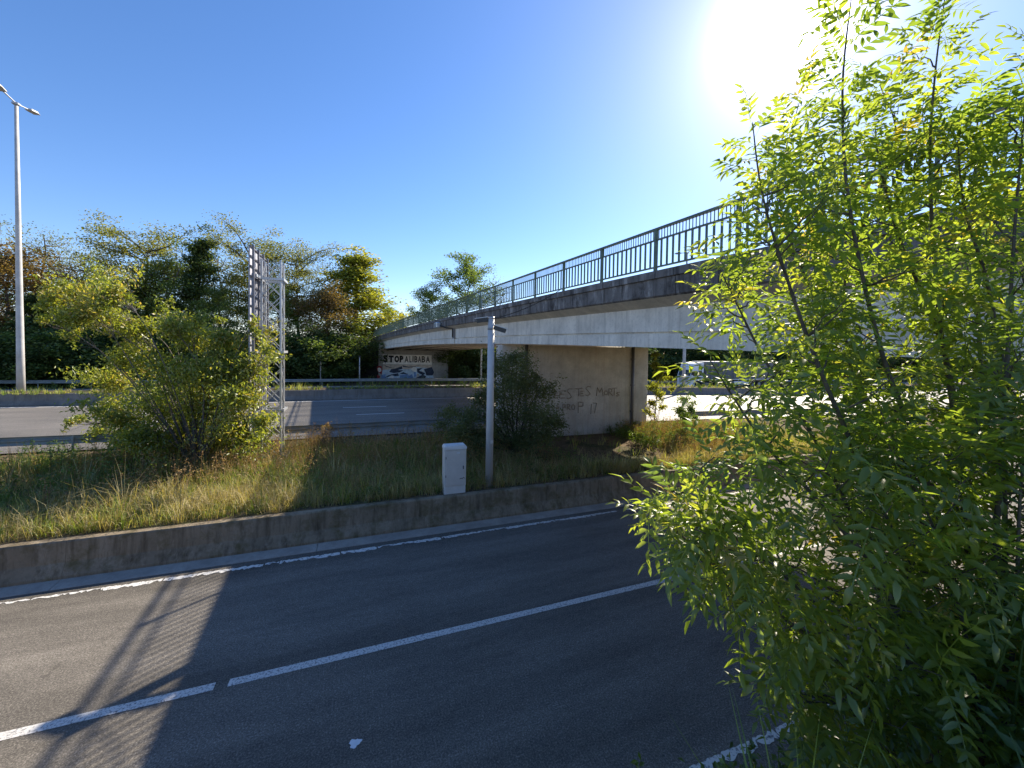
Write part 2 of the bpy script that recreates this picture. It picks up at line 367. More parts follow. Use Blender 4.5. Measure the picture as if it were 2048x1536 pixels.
# gutter of cast slabs
gut = empty('gutter', (0, 11.2, 0)); gut['kind'] = 'structure'; gut['label'] = 'pale concrete gutter slabs at the barrier foot'
u = -41.0; k = 0
while u < 60:
    MB().add([(u+.006, 10.985, .010), (u+5.0-.006, 10.985, .010), (u+5.0-.006, 11.42, .045), (u+.006, 11.42, .045),
              (u+.006, 10.985, -.05), (u+5-.006, 10.985, -.05), (u+5-.006, 11.42, -.05), (u+.006, 11.42, -.05)],
             [(0, 1, 2, 3), (0, 4, 5, 1), (3, 2, 6, 7), (0, 3, 7, 4), (1, 5, 6, 2)]).build('slab', 'concrete_gutter', gut)
    u += 5.0; k += 1
# slip road barrier, precast segments
bar = empty('concrete_barrier', (0, 11.5, 0), 'weathered dark concrete safety barrier along the slip road', 'barrier')
u = -42.0
prof = [(11.36, -.04), (11.365, .10), (11.50, .34), (11.545, .77), (11.57, .80), (11.75, .80), (11.78, .77), (11.80, -.04)]
while u < 66:
    a, b2 = u+.003, u+12-.003
    MB().strip([[(x, y, z) for y, z in prof] for x in (a, b2)], True).build('barrier_segment', 'concrete_barrier', bar); u += 12.0
def motor_barrier(v0, label, flip):
    e = empty('concrete_barrier', (0, v0, zm(0)), label, 'barrier'); u = -120.0
    pf = [(-.26, -.05), (-.26, .08), (-.12, .34), (-.07, .80), (.07, .80), (.12, .34), (.2, .08), (.2, -.05)]
    while u < 200:
        L = 8.0 if u < 90 else 20.0
        MB().strip([[(x, v0+y+cm(x), zm(x)+z) for y, z in pf] for x in (u+.008, u+L/2, u+L-.008)], True).build('barrier_segment', 'concrete_median', e); u += L
motor_barrier(35.2, 'grey concrete median barrier behind the motorway lane markings', 1)
motor_barrier(37.45, 'concrete median barrier on the far side of the lamp masts', -1)
sheet_med = MB(); pr = []
for i in range(81):
    u = -120+4*i; pr.append([(u, 35.25+cm(u), zm(u)+.60), (u, 36.3+cm(u), zm(u)+.86), (u, 37.4+cm(u), zm(u)+.60)])
tag(sheet_med.strip(pr).build('median_strip', 'ground_soil'), kind='structure', label='raised earth strip between the median barriers')
# ------------------------------------------------------------------ guard rails
def guard_rail(u0, u1, v0, label, step=4.0, facing=1, ztop=.76):
    e = empty('guard_rail', (u0, v0+cm(u0), zm(u0)), label, 'guard rail'); u = u0
    pf = [(-.02, -.16), (.04, -.15), (.075, -.10), (.075, -.06), (.02, -.02), (.02, .02), (.075, .06), (.075, .10), (.04, .15), (-.02, .16)]
    while u < u1-.1:
        L = step
        MB().strip([[(x, v0+cm(x)+facing*y, zm(x)+ztop-.16+z) for y, z in pf] for x in (u-.02, u+L+.015)]).build('beam', 'steel_rail', e)
        MB().box((u+.1, v0+cm(u)-facing*.05, zm(u)+ztop/2-.15), (.06, .05, ztop+.25)).build('post', 'steel_rail', e)
        u += L
    return e
guard_rail(-70, 4.5, 19.3, 'steel guard rail in the weeds at the verge beside the sign mast', 4.0, 1)
guard_rail(18, 80, 18.9, 'steel guard rail at the verge beyond the bridge pier', 4.0, 1)
guard_rail(-80, 150, 48.4, 'long steel guard rail in front of the woods', 4.0, -1)
# ------------------------------------------------------------------ bridge
BW = 11.6
br = empty('road_bridge', (6.35, 17.8, 1.0), 'curved concrete road bridge over the motorway with graffiti on its abutment', 'bridge')
VS = [-14+2.6*i for i in range(36)]
def loft(off_pts, v0=-14, v1=77, step=2.6, closed=True):
    n = max(1, round((v1-v0)/step)); prs = []
    for i in range(n+1):
        v = v0+(v1-v0)*i/n; prs.append([(uc(v)+o, v, zc(v)+z) for o, z in off_pts])
    return MB().strip(prs, closed)
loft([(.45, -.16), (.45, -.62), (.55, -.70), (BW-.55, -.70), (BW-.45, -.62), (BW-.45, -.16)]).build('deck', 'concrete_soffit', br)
loft([(.46, -.10), (.46, -.155), (BW-.46, -.155), (BW-.46, -.10)]).build('carriageway', 'asphalt_motorway', br)
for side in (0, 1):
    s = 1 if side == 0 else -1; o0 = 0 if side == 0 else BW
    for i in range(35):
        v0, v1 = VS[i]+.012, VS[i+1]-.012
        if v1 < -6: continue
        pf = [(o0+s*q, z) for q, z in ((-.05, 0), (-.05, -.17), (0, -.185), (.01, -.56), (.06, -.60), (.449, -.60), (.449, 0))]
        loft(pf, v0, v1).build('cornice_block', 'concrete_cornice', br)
# girders: outer one with lower flange and groove
def girder(o, w, mat):
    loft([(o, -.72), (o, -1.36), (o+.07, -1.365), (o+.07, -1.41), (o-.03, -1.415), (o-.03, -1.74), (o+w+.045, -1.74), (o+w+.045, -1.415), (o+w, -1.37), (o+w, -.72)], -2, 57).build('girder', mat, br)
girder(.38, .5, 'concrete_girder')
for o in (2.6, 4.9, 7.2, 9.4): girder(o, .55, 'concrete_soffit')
for v in (7, 27.5, 37.0, 47): # diaphragms between the girders
    MB().box((uc(v)+5.3, v, zc(v)-1.15), (8.9, .3, .8)).build('diaphragm', 'concrete_soffit', br)
# soffit fillet under the cornice
loft([(.03, -.60), (.379, -.78), (.379, -.62), (.1, -.598)], -6, 70).build('haunch', 'concrete_soffit', br)
# joint stiffener and drain on the outer girder
jv = 26.0
MB().box((uc(jv)+.335, jv, zc(jv)-1.07), (.085, .55, .68)).build('joint_plate', 'concrete_cornice', br)
MB().box((uc(jv)+.32, jv+.02, zc(jv)-1.57), (.06, .5, .35)).build('joint_plate', 'concrete_girder', br)
jb = MB().bevbox((uc(28.2)-.18, 28.2, zc(28.2)-.42), (.34, 1.0, .36), .06).build('drain_box', 'steel_galv', br)
MB().tube([(uc(27.6)-.12, 27.6, zc(27)-.5), (uc(27)+.1, 26.9, zc(27)-.66), (uc(26)+.27, 26.0, zc(26)-.72), (uc(26)+.27, 26.0, zc(26)-1.3)], .055).build('drain_pipe', 'bitumen_joint', br)
# pier wall
PV = 17.8
ground_p = .7
pu0, pu1, pz = 6.22, 14.75, 5.42
pier = MB()
pier.strip([[(pu0, PV+.05, z), (pu0+.05, PV, z), (pu1-.05, PV, z), (pu1, PV+.05, z), (pu1, PV+.75, z), (pu0, PV+.75, z)] for z in (ground_p, 3.2, pz)], True)
pier = pier.build('pier', 'concrete_pier', br)
for x in (1052, 1265):
    p = onv(x, 700, PV)
    MB().tube([(p[0], PV-.075, ground_p), (p[0], PV-.075, pz+.02)], .075, 10).build('drain_pipe', 'steel_sign_dark' if False else 'sign_rib', pier, True)
    for z in (2.0, 3.4, 4.8): MB().box((p[0], PV-.05, z), (.22, .09, .05)).build('pipe_clamp', 'sign_rib', pier)
# near and far abutments
MB().box((6.35+.35+4.9, .55, 2.7), (9.9, 1.1, 5.6)).build('abutment', 'concrete_pier', br)
AV = 55.8
au0, au1 = 2.28, 11.6
ab = MB().strip([[(au0, AV, z), (au1, AV, z), (au1, AV+1.2, z), (au0, AV+1.2, z)] for z in (.4, zc(AV)-1.73)], True).build('abutment', 'concrete_wall_white', br)
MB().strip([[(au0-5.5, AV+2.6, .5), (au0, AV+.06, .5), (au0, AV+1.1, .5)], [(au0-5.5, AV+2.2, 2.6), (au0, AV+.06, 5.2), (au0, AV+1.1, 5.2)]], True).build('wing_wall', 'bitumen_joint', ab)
def flat(name, pts_px, y, mat, parent, v):
    P = [onv(a, b, v) for a, b in pts_px]; n = len(P)
    Q = [(p[0], v, p[2]) for p in P]+[(p[0], v+.02, p[2]) for p in P]
    b = MB().add(Q, [tuple(range(n))]+[(i, i+n, (i+1) % n+n, (i+1) % n) for i in range(n)])
    return b.build(name, mat, parent)
def Z2(x, y): return 740+x/12.8, 690+y/12.8     # measured on an enlargement of the abutment
def zflat(name, pts, mat, lay, parent): return flat(name, [Z2(*p) for p in pts], 0, mat, parent, AV-.008*lay)
zflat('painted_band', [(330, 240), (1580, 260), (1580, 505), (330, 490)], 'text_white', 1, ab)
# mural below: plain blue, grey and black spray shapes
shapes = [
 ('spray_tan', 1, [(330, 500), (1590, 512), (1590, 600), (1100, 640), (700, 620), (330, 640)]),
 ('spray_pale', 2, [(310, 640), (700, 610), (1000, 620), (1180, 560), (1560, 600), (1640, 860), (300, 870)]),
 ('spray_navy', 3, [(490, 690), (540, 620), (640, 605), (820, 540), (830, 610), (720, 640), (860, 650), (760, 700), (600, 720)]),
 ('spray_blue', 3, [(760, 780), (960, 740), (1000, 790), (1080, 740), (1110, 860), (760, 860)]),
 ('spray_navy', 4, [(360, 840), (480, 770), (620, 740), (720, 720), (740, 790), (640, 800), (560, 770), (440, 830)]),
 ('spray_navy', 4, [(760, 730), (860, 690), (980, 730), (960, 750), (820, 745)]),
 ('spray_pale', 5, [(870, 700), (980, 620), (1040, 610), (1060, 700), (1000, 740), (940, 730)]),
 ('text_white', 5, [(1040, 610), (1120, 560), (1200, 590), (1190, 690), (1120, 690)]),
 ('spray_navy', 5, [(1200, 600), (1340, 590), (1260, 660), (1420, 720), (1360, 780), (1210, 700)]),
 ('spray_navy', 4, [(1380, 620), (1580, 560), (1640, 700), (1600, 780), (1440, 780), (1420, 700)]),
 ('spray_blue', 4, [(1120, 690), (1170, 690), (1190, 800), (1130, 820)]),
 ('spray_tan', 4, [(1200, 730), (1250, 740), (1290, 850), (1190, 850)]),
 ('text_white', 5, [(460, 850), (520, 790), (600, 790), (610, 860)]),
 ('text_white', 6, [(1335, 640), (1360, 620), (1375, 680), (1350, 690)]),
 ('spray_navy', 6, [(1180, 840), (1340, 760), (1440, 800), (1400, 860), (1220, 862)]),
 ('spray_navy', 4, [(350, 505), (430, 540), (560, 580), (560, 592), (420, 560)]),
 ('spray_navy', 4, [(830, 520), (1000, 560), (1170, 540), (1180, 552), (1000, 578), (840, 560)]),
 ('spray_red', 3, [(175, 560), (230, 530), (300, 545), (320, 650), (300, 760), (220, 700), (180, 640)]),
 ('text_white', 4, [(195, 600), (230, 575), (285, 600), (290, 670), (240, 695), (200, 665)]),
 ('spray_blue', 3, [(290, 770), (400, 740), (400, 850), (290, 850)]),
 ('spray_red', 3, [(180, 760), (260, 790), (250, 850), (185, 850)])]
for m, l, p in shapes: zflat('sprayed_shape', p, m, l+1, ab)
def text(body, mat, parent, p0, p1, height, bold, v, name='lettering'):
    c = bpy.data.curves.new('t', 'FONT'); c.body = body; c.extrude = .01; c.offset = bold; c.resolution_u = 3
    o = bpy.data.objects.new('t', c); COL.objects.link(o); bpy.context.view_layer.update()
    me = bpy.data.meshes.new_from_object(o.evaluated_get(bpy.context.evaluated_depsgraph_get())); bpy.data.objects.remove(o)
    co = np.array([q.co[:] for q in me.vertices]); mn, mx_ = co.min(0), co.max(0)
    x = p0[0]+(co[:, 0]-mn[0])/(mx_[0]-mn[0])*(p1[0]-p0[0]); z = p0[2]+(co[:, 1]-mn[1])/(mx_[1]-mn[1])*height
    y = v-(co[:, 2]-mn[2])*.6
    me.vertices.foreach_set('co', np.stack([x, y, z], 1).astype(np.float32).ravel()); me.update(); me.materials.clear()
    return link(name, me, mat, parent)
def px_text(body, x0, x1, ytop, ybot, bold, mat):
    a = onv(*Z2(x0, ybot), AV); b = onv(*Z2(x1, ybot), AV); t = onv(*Z2((x0+x1)/2, ytop), AV); 
    return text(body, mat, ab, a, b, t[2]-(a[2]+b[2])/2, bold, AV-.02)
for ch, x0, x1, t, b_ in (('S', 335, 455, 250, 445), ('T', 475, 605, 268, 445), ('O', 625, 745, 272, 445), ('P', 755, 850, 272, 445)): px_text(ch, x0, x1, t, b_, .075, 'text_black')
for ch, x0, x1, t, b_ in (('A', 885, 985, 285, 445), ('L', 1010, 1060, 285, 445), ('I', 1088, 1112, 285, 443), ('B', 1135, 1215, 285, 445), ('A', 1225, 1310, 285, 445), ('B', 1322, 1410, 285, 445), ('A', 1430, 1530, 288, 447)): px_text(ch, x0, x1, t, b_, .022, 'text_black')
for ch, x0, x1, t, b_ in (('G', 200, 242, 600, 670), ('3', 248, 284, 605, 675)): px_text(ch, x0, x1, t, b_, .02, 'text_black')
# sprayed words on the pier: ribbons following pen strokes
GL = {'E': [[(1, 1), (.1, .95), (0, 0), (1, .05)], [(.05, .5), (.8, .55)]], 'S': [[(1, .95), (.45, 1), (.1, .75), (.6, .45), (.9, .2), (.4, 0), (0, .1)]],
      'T': [[(0, .95), (1, 1)], [(.5, 1), (.45, 0)]], 'M': [[(0, 0), (.15, 1), (.5, .4), (.8, 1), (1, 0)]], 'O': [[(.5, 1), (.05, .6), (.2, .05), (.8, .05), (.95, .6), (.5, 1)]],
      'R': [[(0, 0), (.05, 1), (.8, .9), (.7, .55), (.1, .5), (1, 0)]], 'A': [[(0, 0), (.5, 1), (1, 0)], [(.2, .4), (.8, .4)]], 'P': [[(.1, -.6), (.1, 1), (.9, .9), (.85, .4), (.1, .35)]],
      'I': [[(.5, -.7), (.7, 1)]], '7': [[(0, 1), (1, 1), (.4, -.6)]]}
def Z1(x, y): return 1060+x/9.31, 750+y/9.31
rs = random.Random(2)
for ch, x0, x1, t, b_ in (('E', 440, 520, 330, 430), ('E', 548, 650, 290, 430), ('S', 680, 785, 250, 445), ('T', 845, 975, 250, 395), ('E', 935, 1000, 300, 390), ('S', 1030, 1130, 210, 385),
                          ('M', 1235, 1360, 230, 390), ('O', 1375, 1450, 290, 365), ('R', 1465, 1540, 250, 385), ('T', 1530, 1610, 240, 380), ('S', 1600, 1670, 320, 390),
                          ('A', 485, 545, 545, 680), ('P', 605, 660, 540, 640), ('R', 690, 750, 540, 650), ('O', 770, 840, 545, 640), ('P', 885, 1000, 500, 630), ('I', 1100, 1160, 540, 650), ('7', 1170, 1240, 520, 640)):
    b = MB()
    for st in GL[ch]:
        pts = []
        for i in range(len(st)-1):
            for k in range(4):
                f = k/4; pts.append((st[i][0]*(1-f)+st[i+1][0]*f, st[i][1]*(1-f)+st[i+1][1]*f))
        pts.append(st[-1]); L = []
        for (gx, gy) in pts:
            p = onv(*Z1(x0+(x1-x0)*gx, b_+(t-b_)*gy), PV); L.append((p[0], PV-.012, p[2]))
        b.tube(L, .026, 4)
    b.build('sprayed_letter', 'spray_brown', pier)
# ------------------------------------------------------------------ bridge railing
rl = empty('bridge_railing', (uc(17.8)+.12, 17.8, zc(17.8)), 'green painted steel railing along the top of the bridge', 'railing')
RO = .10
def rp(v, h): return (uc(v)+RO, v, zc(v)+h)
posts_v = [5.4-2.13*4+2.13*i for i in range(37)]
def rail_bar(h, w, d, name):
    b = MB(); prs = []
    for v in posts_v:
        x, y, z = rp(v, h); prs.append([(x-w/2, y, z-d/2), (x+w/2, y, z-d/2), (x+w/2, y, z+d/2), (x-w/2, y, z+d/2)])
    b.strip(prs, True).build(name, 'paint_green', rl)
rail_bar(.985, .07, .05, 'top_rail'); rail_bar(.735, .04, .035, 'middle_rail'); rail_bar(.115, .04, .035, 'bottom_rail')
pm = MB().box((0, 0, .48), (.06, .075, 1.0)).mesh('post'); bm_ = MB().box((0, 0, 0), (.032, .036, .60)).mesh('baluster'); thin = MB(); nbal = 0
for i, v in enumerate(posts_v):
    o = link('post', pm, 'paint_green', rl); o.location = rp(v, 0)
    if i == len(posts_v)-1: break
    w = posts_v[i+1]-v
    for k in range(1, 12):
        q = v+w*k/12
        if i >= 3 and nbal < 298:
            o = link('baluster', bm_, 'paint_green', rl); o.location = rp(q, .425); nbal += 1
        else: thin.box(rp(q, .425), (.032, .036, .60))
    for k in range(1, 24):
        q = v+w*k/24; x, y, z = rp(q, .86); thin.box((x, y, z), (.014, .015, .215))
tag(thin.build('thin_bars', 'paint_green', rl), kind='stuff')
# ------------------------------------------------------------------ motorway lamp masts
def lamp_mast(p, H, label, arm=1.1):
    e = empty('lamp_mast', p, label, 'street lamp', None); x, y, z = p
    MB().tube([(x, y, z-.3), (x, y, z+H*.15), (x, y, z+H*.6), (x, y, z+H)], [.215, .19, .135, .09], 12).build('mast', 'mast_grey', e, True)
    MB().tube([(x, y-arm, z+H+.22), (x, y, z+H+.02), (x, y+arm, z+H+.22)], .045, 6).build('arm', 'steel_galv', e)
    MB().bevbox((x, y, z+H), (.34, .34, .12), .03).build('mast_cap', 'steel_galv', e)
    for s in (-1, 1):
        h = MB().add([(x-.2, y+s*(arm-.05), z+H+.17), (x+.2, y+s*(arm-.05), z+H+.17), (x+.26, y+s*(arm+.45), z+H+.24), (x+.17, y+s*(arm+.78), z+H+.27), (x-.17, y+s*(arm+.78), z+H+.27), (x-.26, y+s*(arm+.45), z+H+.24),
                      (x-.16, y+s*(arm-.05), z+H+.29), (x+.16, y+s*(arm-.05), z+H+.29), (x+.2, y+s*(arm+.45), z+H+.37), (x+.13, y+s*(arm+.74), z+H+.35), (x-.13, y+s*(arm+.74), z+H+.35), (x-.2, y+s*(arm+.45), z+H+.37)],
                     [(0, 1, 2, 3, 4, 5), (6, 7, 8, 9, 10, 11)]+[(i, (i+1) % 6, (i+1) % 6+6, i+6) for i in range(6)]).build('lamp_head', 'mast_grey', e)
        MB().box((x, y+s*(arm+.38), z+H+.205), (.24, .5, .02), None).build('lens', 'lamp_glass', h)
    return e
pL = onz(42, 783, 1.85)
lamp_mast(tuple(pL), 19.3, 'tall grey lamp mast standing clear of the bridge before the dark ivy woods')
zr = zm(34)+.85; pR = onz(1367, 771, zr)
lamp_mast(tuple(pR), 15.6, 'tall grey lamp mast behind the bridge, beside the white lorry cab')
# slim posts by the far guard rail
def slim_post(px, ytop, label, hgt=None, rad=.07, head='camera_white', d=51.0):
    a = ray(px, 757); t = (50.2)/a[1]; P = CPOS+a*t; zb = zt(P[0], P[1])
    top = (CPOS+ray(px, ytop)*t)[2]
    e = empty('roadside_post', (P[0], P[1], zb), label, 'post')
    MB().tube([(P[0], P[1], zb-.1), (P[0], P[1], top)], [rad, rad*.8], 8).build('shaft', 'pole_grey', e, True)
    MB().bevbox((P[0], P[1], top+.05), (.28, .22, .18), .04).build('head', head, e)
slim_post(641, 704, 'slim grey roadside post with pale head between sign mast and bridge abutment')
slim_post(719, 714, 'slim dark-topped roadside post next to the dark abutment wing wall', head='camera_black')
slim_post(962, 600, 'grey post seen under the bridge between graffiti abutment and pier bush', rad=.13)
# ------------------------------------------------------------------ camera pole
P = onz(978, 966, .86); px_, py_ = P[0], P[1]
cp = empty('camera_pole', (px_, py_, .86), 'plain grey pole carrying two small surveillance cameras behind the barrier', 'pole')
HT = 5.28
MB().tube([(px_, py_, .7), (px_, py_, .86+HT)], [.125, .105], 16).build('shaft', 'pole_grey', cp, True)
MB().tube([(px_, py_, .86+HT-.005), (px_, py_, .86+HT+.05)], [.115, .10], 16).build('cap', 'steel_galv', cp, True)
def rotm(yaw, pitch):
    return np.array((Matrix.Rotation(yaw, 3, 'Z') @ Matrix.Rotation(pitch, 3, 'Y')))
def cctv(z, yaw, pitch, reach, L):
    d = np.array([math.cos(yaw), math.sin(yaw), 0]); c = np.array([px_, py_, z])
    b = MB().bar(c+d*.05, c+d*reach, .05).build('bracket', 'camera_black', cp)
    R3 = rotm(yaw, pitch); cc = c+d*(reach+L/2-.05)
    h = MB().box(cc, (L, .15, .13), R3).build('camera_housing', 'camera_black', cp)
    MB().box(cc+R3@np.array([.02, 0, .078]), (L+.06, .18, .02), R3).build('sunshield', 'camera_white', h)
    MB().box(cc+R3@np.array([L/2+.004, 0, 0]), (.012, .10, .09), R3).build('lens', 'truck_glass', h)
cctv(.86+HT-.06, R(160), R(8), .16, .36); cctv(.86+HT-.34, R(-20), R(16), .12, .40)
for z in (.86+HT-.36, .86+HT-.32): MB().tube([(px_, py_, z), (px_, py_, z+.015)], .118, 16).build('strap', 'camera_black', cp)
MB().strip([[(px_+.128*math.sin(a), py_-.128*math.cos(a), z) for a in (-.1, .25, .6, .9)] for z in (2.16, 2.27)]).build('sticker', 'camera_white', cp)
# cable from pole to railing
a = np.array([px_+.05, py_+.05, .86+HT]); v_ = 11.7; b = np.array([uc(v_)-.02, v_-.1, zc(v_)+.1]); pts = []
for i in range(17):
    t = i/16; p = a*(1-t)+b*t; p[2] -= .22*4*t*(1-t)*.6; pts.append(p)
tag(MB().tube(pts, .012, 5).build('cable', 'bitumen_joint'), 'thin dark cable strung from the camera pole to the bridge railing', 'cable')
# cabinet
P = onz(911, 984, .86); cx, cy = P[0], P[1]+.22
cb = empty('utility_cabinet', (cx, cy, .86), 'pale grey roadside utility cabinet behind the barrier', 'cabinet')
MB().bevbox((cx, cy, .86+.04), (.64, .34, .28), .01).build('plinth', 'cabinet_lid', cb)
bd = MB().bevbox((cx, cy, .86+.72), (.66, .36, 1.12), .015).build('body', 'cabinet_grey', cb)
MB().bevbox((cx, cy-.185, .86+.72), (.57, .02, 1.04), .008).build('door', 'cabinet_grey', cb)
MB().strip([[(cx-.338, cy+s*.20, .86+1.28), (cx+.338, cy+s*.20, .86+1.28), (cx+.338, cy+s*.195, .86+1.34), (cx+.30, cy+s*.17, .86+1.39), (cx-.30, cy+s*.17, .86+1.39), (cx-.338, cy+s*.195, .86+1.34)] for s in (-1, 1)], True).build('lid', 'cabinet_lid', cb)
MB().box((cx+.08, cy-.198, .86+1.17), (.10, .006, .045)).build('label_plate', 'camera_white', cb)
MB().box((cx+.235, cy-.20, .86+.72), (.03, .03, .10)).build('handle', 'sign_rib', cb)
for z in (.45, 1.0): MB().tube([(cx-.292, cy-.195, .86+z), (cx-.292, cy-.195, .86+z+.07)], .012, 8).build('hinge', 'sign_rib', cb)
MB().tube([(cx+.13, cy-.2, .86+.37), (cx+.17, cy-.2, .86+.40), (cx+.2, cy-.2, .86+.37), (cx+.25, cy-.2, .86+.42), (cx+.28, cy-.2, .86+.38)], .008, 4).build('scribble', 'text_black', cb)
# ------------------------------------------------------------------ lattice mast with sign board seen from behind
mx, my, mz = -3.1, 17.45, .95; MH = 7.42; W = .31
sg = empty('road_sign', (mx, my, mz), 'tall lattice steel mast with road sign board seen from behind', 'road sign')
MB().bevbox((mx, my, mz), (1.1, 1.1, .22), .03).build('footing', 'concrete_median', sg)
for sx in (-1, 1):
    for sy in (-1, 1): MB().bar((mx+sx*W, my+sy*W, mz), (mx+sx*W, my+sy*W, mz+MH), .065).build('chord', 'steel_mast', sg)
nb = 11
for f, (ax, sgn) in enumerate((('x', -1), ('x', 1), ('y', -1), ('y', 1))):
    for i in range(nb):
        z0, z1 = mz+MH*i/nb, mz+MH*(i+1)/nb
        for flip in (0, 1):
            a0, a1 = (-W, W) if flip == 0 else (W, -W); g = sgn*(W+(.014 if flip else -.014))
            A = (mx+a0, my+g, z0) if ax == 'x' else (mx+g, my+a0, z0); B = (mx+a1, my+g, z1) if ax == 'x' else (mx+g, my+a1, z1)
            MB().bar(A, B, .026).build('brace', 'steel_mast', sg)
su = mx-W-.20; sv0, sv1 = 16.25, 18.75; sz0, sz1 = 2.1, mz+MH+.25
board = MB().box((su, (sv0+sv1)/2, (sz0+sz1)/2), (.03, sv1-sv0, sz1-sz0)).build('sign_board', 'sign_back', sg)
n = 19
for i in range(n+1):
    z = sz0+(sz1-sz0)*i/n
    MB().box((su+.04, (sv0+sv1)/2, z), (.05, sv1-sv0+.04, .045)).build('panel_rib', 'sign_rib', board)
for v in (sv0+.08, sv0+.85, sv1-.85, sv1-.08): MB().box((su+.11, v, (sz0+sz1)/2), (.06, .06, sz1-sz0+.1)).build('stiffener', 'sign_rib', board)
for z in (2.75, 4.95, 7.65):
    MB().box((su+.16, my, z), (.06, 2.0, .10)).build('clamp_bar', 'steel_mast', sg)
    for sy in (-1, 1): MB().bar((su+.14, my+sy*(W+.07), z), (mx+W+.12, my+sy*(W+.07), z), .07, .09).build('clamp_bar', 'steel_mast', sg)
    MB().bar((mx+W+.09, my-W-.12, z), (mx+W+.09, my+W+.12, z), .07, .09).build('clamp_bar', 'steel_mast', sg)
# ------------------------------------------------------------------ lorry
tu, tv = 42.6, 44.0; tz = zm(tu)+.004
tk = empty('lorry', (tu, tv, tz), 'white lorry cab pulling a dark grey curtain trailer on the motorway', 'lorry')
def tb(c, d): return (tu+c[0], tv+c[1], tz+c[2]), d
cabp = [(0.05, .45), (0, .9), (.05, 1.75), (.38, 2.75), (.75, 3.45), (1.35, 3.62), (2.35, 3.68), (2.35, .95), (1.9, .95), (1.75, 1.15), (.95, 1.15), (.75, .9), (.75, .45)]
MB().strip([[(tu+x, tv+s, tz+z) for x, z in cabp] for s in (-1.24, 1.24)], True).build('cab', 'truck_white', tk)
wsx = lambda z: tu+.05+(z-1.75)*.33-.012
MB().add([(wsx(1.8), tv-1.12, tz+1.8), (wsx(1.8), tv+1.12, tz+1.8), (wsx(2.62), tv+1.1, tz+2.62), (wsx(2.62), tv-1.1, tz+2.62)], [(0, 1, 2, 3)]).build('windscreen', 'truck_glass', tk)
MB().box((tu+.82, tv-1.245, tz+2.15), (.72, .02, .72)).build('side_window', 'truck_glass', tk)
MB().box((tu+1.72, tv-1.245, tz+2.15), (.62, .02, .66)).build('side_window', 'truck_glass', tk)
for k in range(5): MB().box((tu-.005, tv, tz+.95+.15*k), (.03, 1.7, .06)).build('grille_bar', 'truck_black', tk)
MB().bevbox((tu+.03, tv, tz+.42), (.28, 2.46, .36), .05).build('bumper', 'truck_white', tk)
for s in (-1, 1): MB().box((tu-.118, tv+s*.95, tz+.5), (.03, .36, .16)).build('headlight', 'lamp_glass', tk)
MB().box((tu+.12, tv-1.42, tz+2.2), (.14, .2, .55)).build('mirror', 'truck_black', tk)
MB().box((tu+2.15, tv-1.245, tz+1.55), (.12, .02, .14)).build('door_handle', 'truck_black', tk)
MB().box((tu+3.4, tv, tz+.75), (4.6, 1.0, .3)).build('chassis', 'truck_black', tk)
MB().box((tu+2.85, tv-1.05, tz+.62), (1.0, .3, .5)).build('fuel_tank', 'truck_grey', tk)
tr = MB().box((tu+9.5, tv, tz+2.52), (13.4, 2.5, 2.5)).build('trailer', 'truck_grey', tk)
MB().box((tu+9.5, tv, tz+3.79), (13.5, 2.52, .06)).build('roof_rail', 'truck_white', tr)
MB().box((tu+9.5, tv-1.262, tz+1.25), (13.4, .02, .1)).build('side_rail', 'truck_white', tr)
for i in range(9): MB().box((tu+3.6+1.45*i, tv-1.258, tz+2.5), (.05, .015, 2.3)).build('strap', 'truck_black', tr)
MB().box((tu+10, tv-1.2, tz+.75), (3.6, .04, .5)).build('side_guard', 'truck_white', tr)
for x in (1.35, 4.9, 12.0, 13.3, 14.6):
    for s in (-1, 1):
        w = MB().tube([(tu+x, tv+s*.92, tz+.5), (tu+x, tv+s*1.22, tz+.5)], .5, 20).build('wheel', 'rubber', tk)
        MB().tube([(tu+x, tv+s*1.20, tz+.5), (tu+x, tv+s*1.235, tz+.5)], .27, 14).build('rim', 'steel_rail', w)
# chimney-like block above the railing far behind
P = at(803, 640, 88); b0 = zt(P[0], P[1])
ch = empty('chimney_stack', (P[0], P[1], b0), 'grey block rising just above the far end of the bridge railing', 'chimney')
MB().bevbox((P[0], P[1], (P[2]+1.25+b0)/2), (1.05, 1.0, P[2]+1.25-b0), .03).build('stack', 'chimney_grey', ch)
MB().bevbox((P[0], P[1], P[2]+1.3), (1.15, 1.1, .14), .03).build('cap', 'chimney_grey', ch)
# paint splash on the slip road
P = onz(710, 1487, 0); pts = []
for i in range(22):
    w = 2*math.pi*i/22; r_ = .062*(1+.22*math.sin(3*w+1)+.12*math.sin(7*w)); pts.append((P[0]+r_*1.15*math.cos(w), P[1]+r_*math.sin(w)*1.0, .007))
tag(MB().add(pts, [tuple(range(22))]).build('paint_splash', 'litter_white'), 'small white paint splash on the shaded slip road asphalt', 'paint splash')
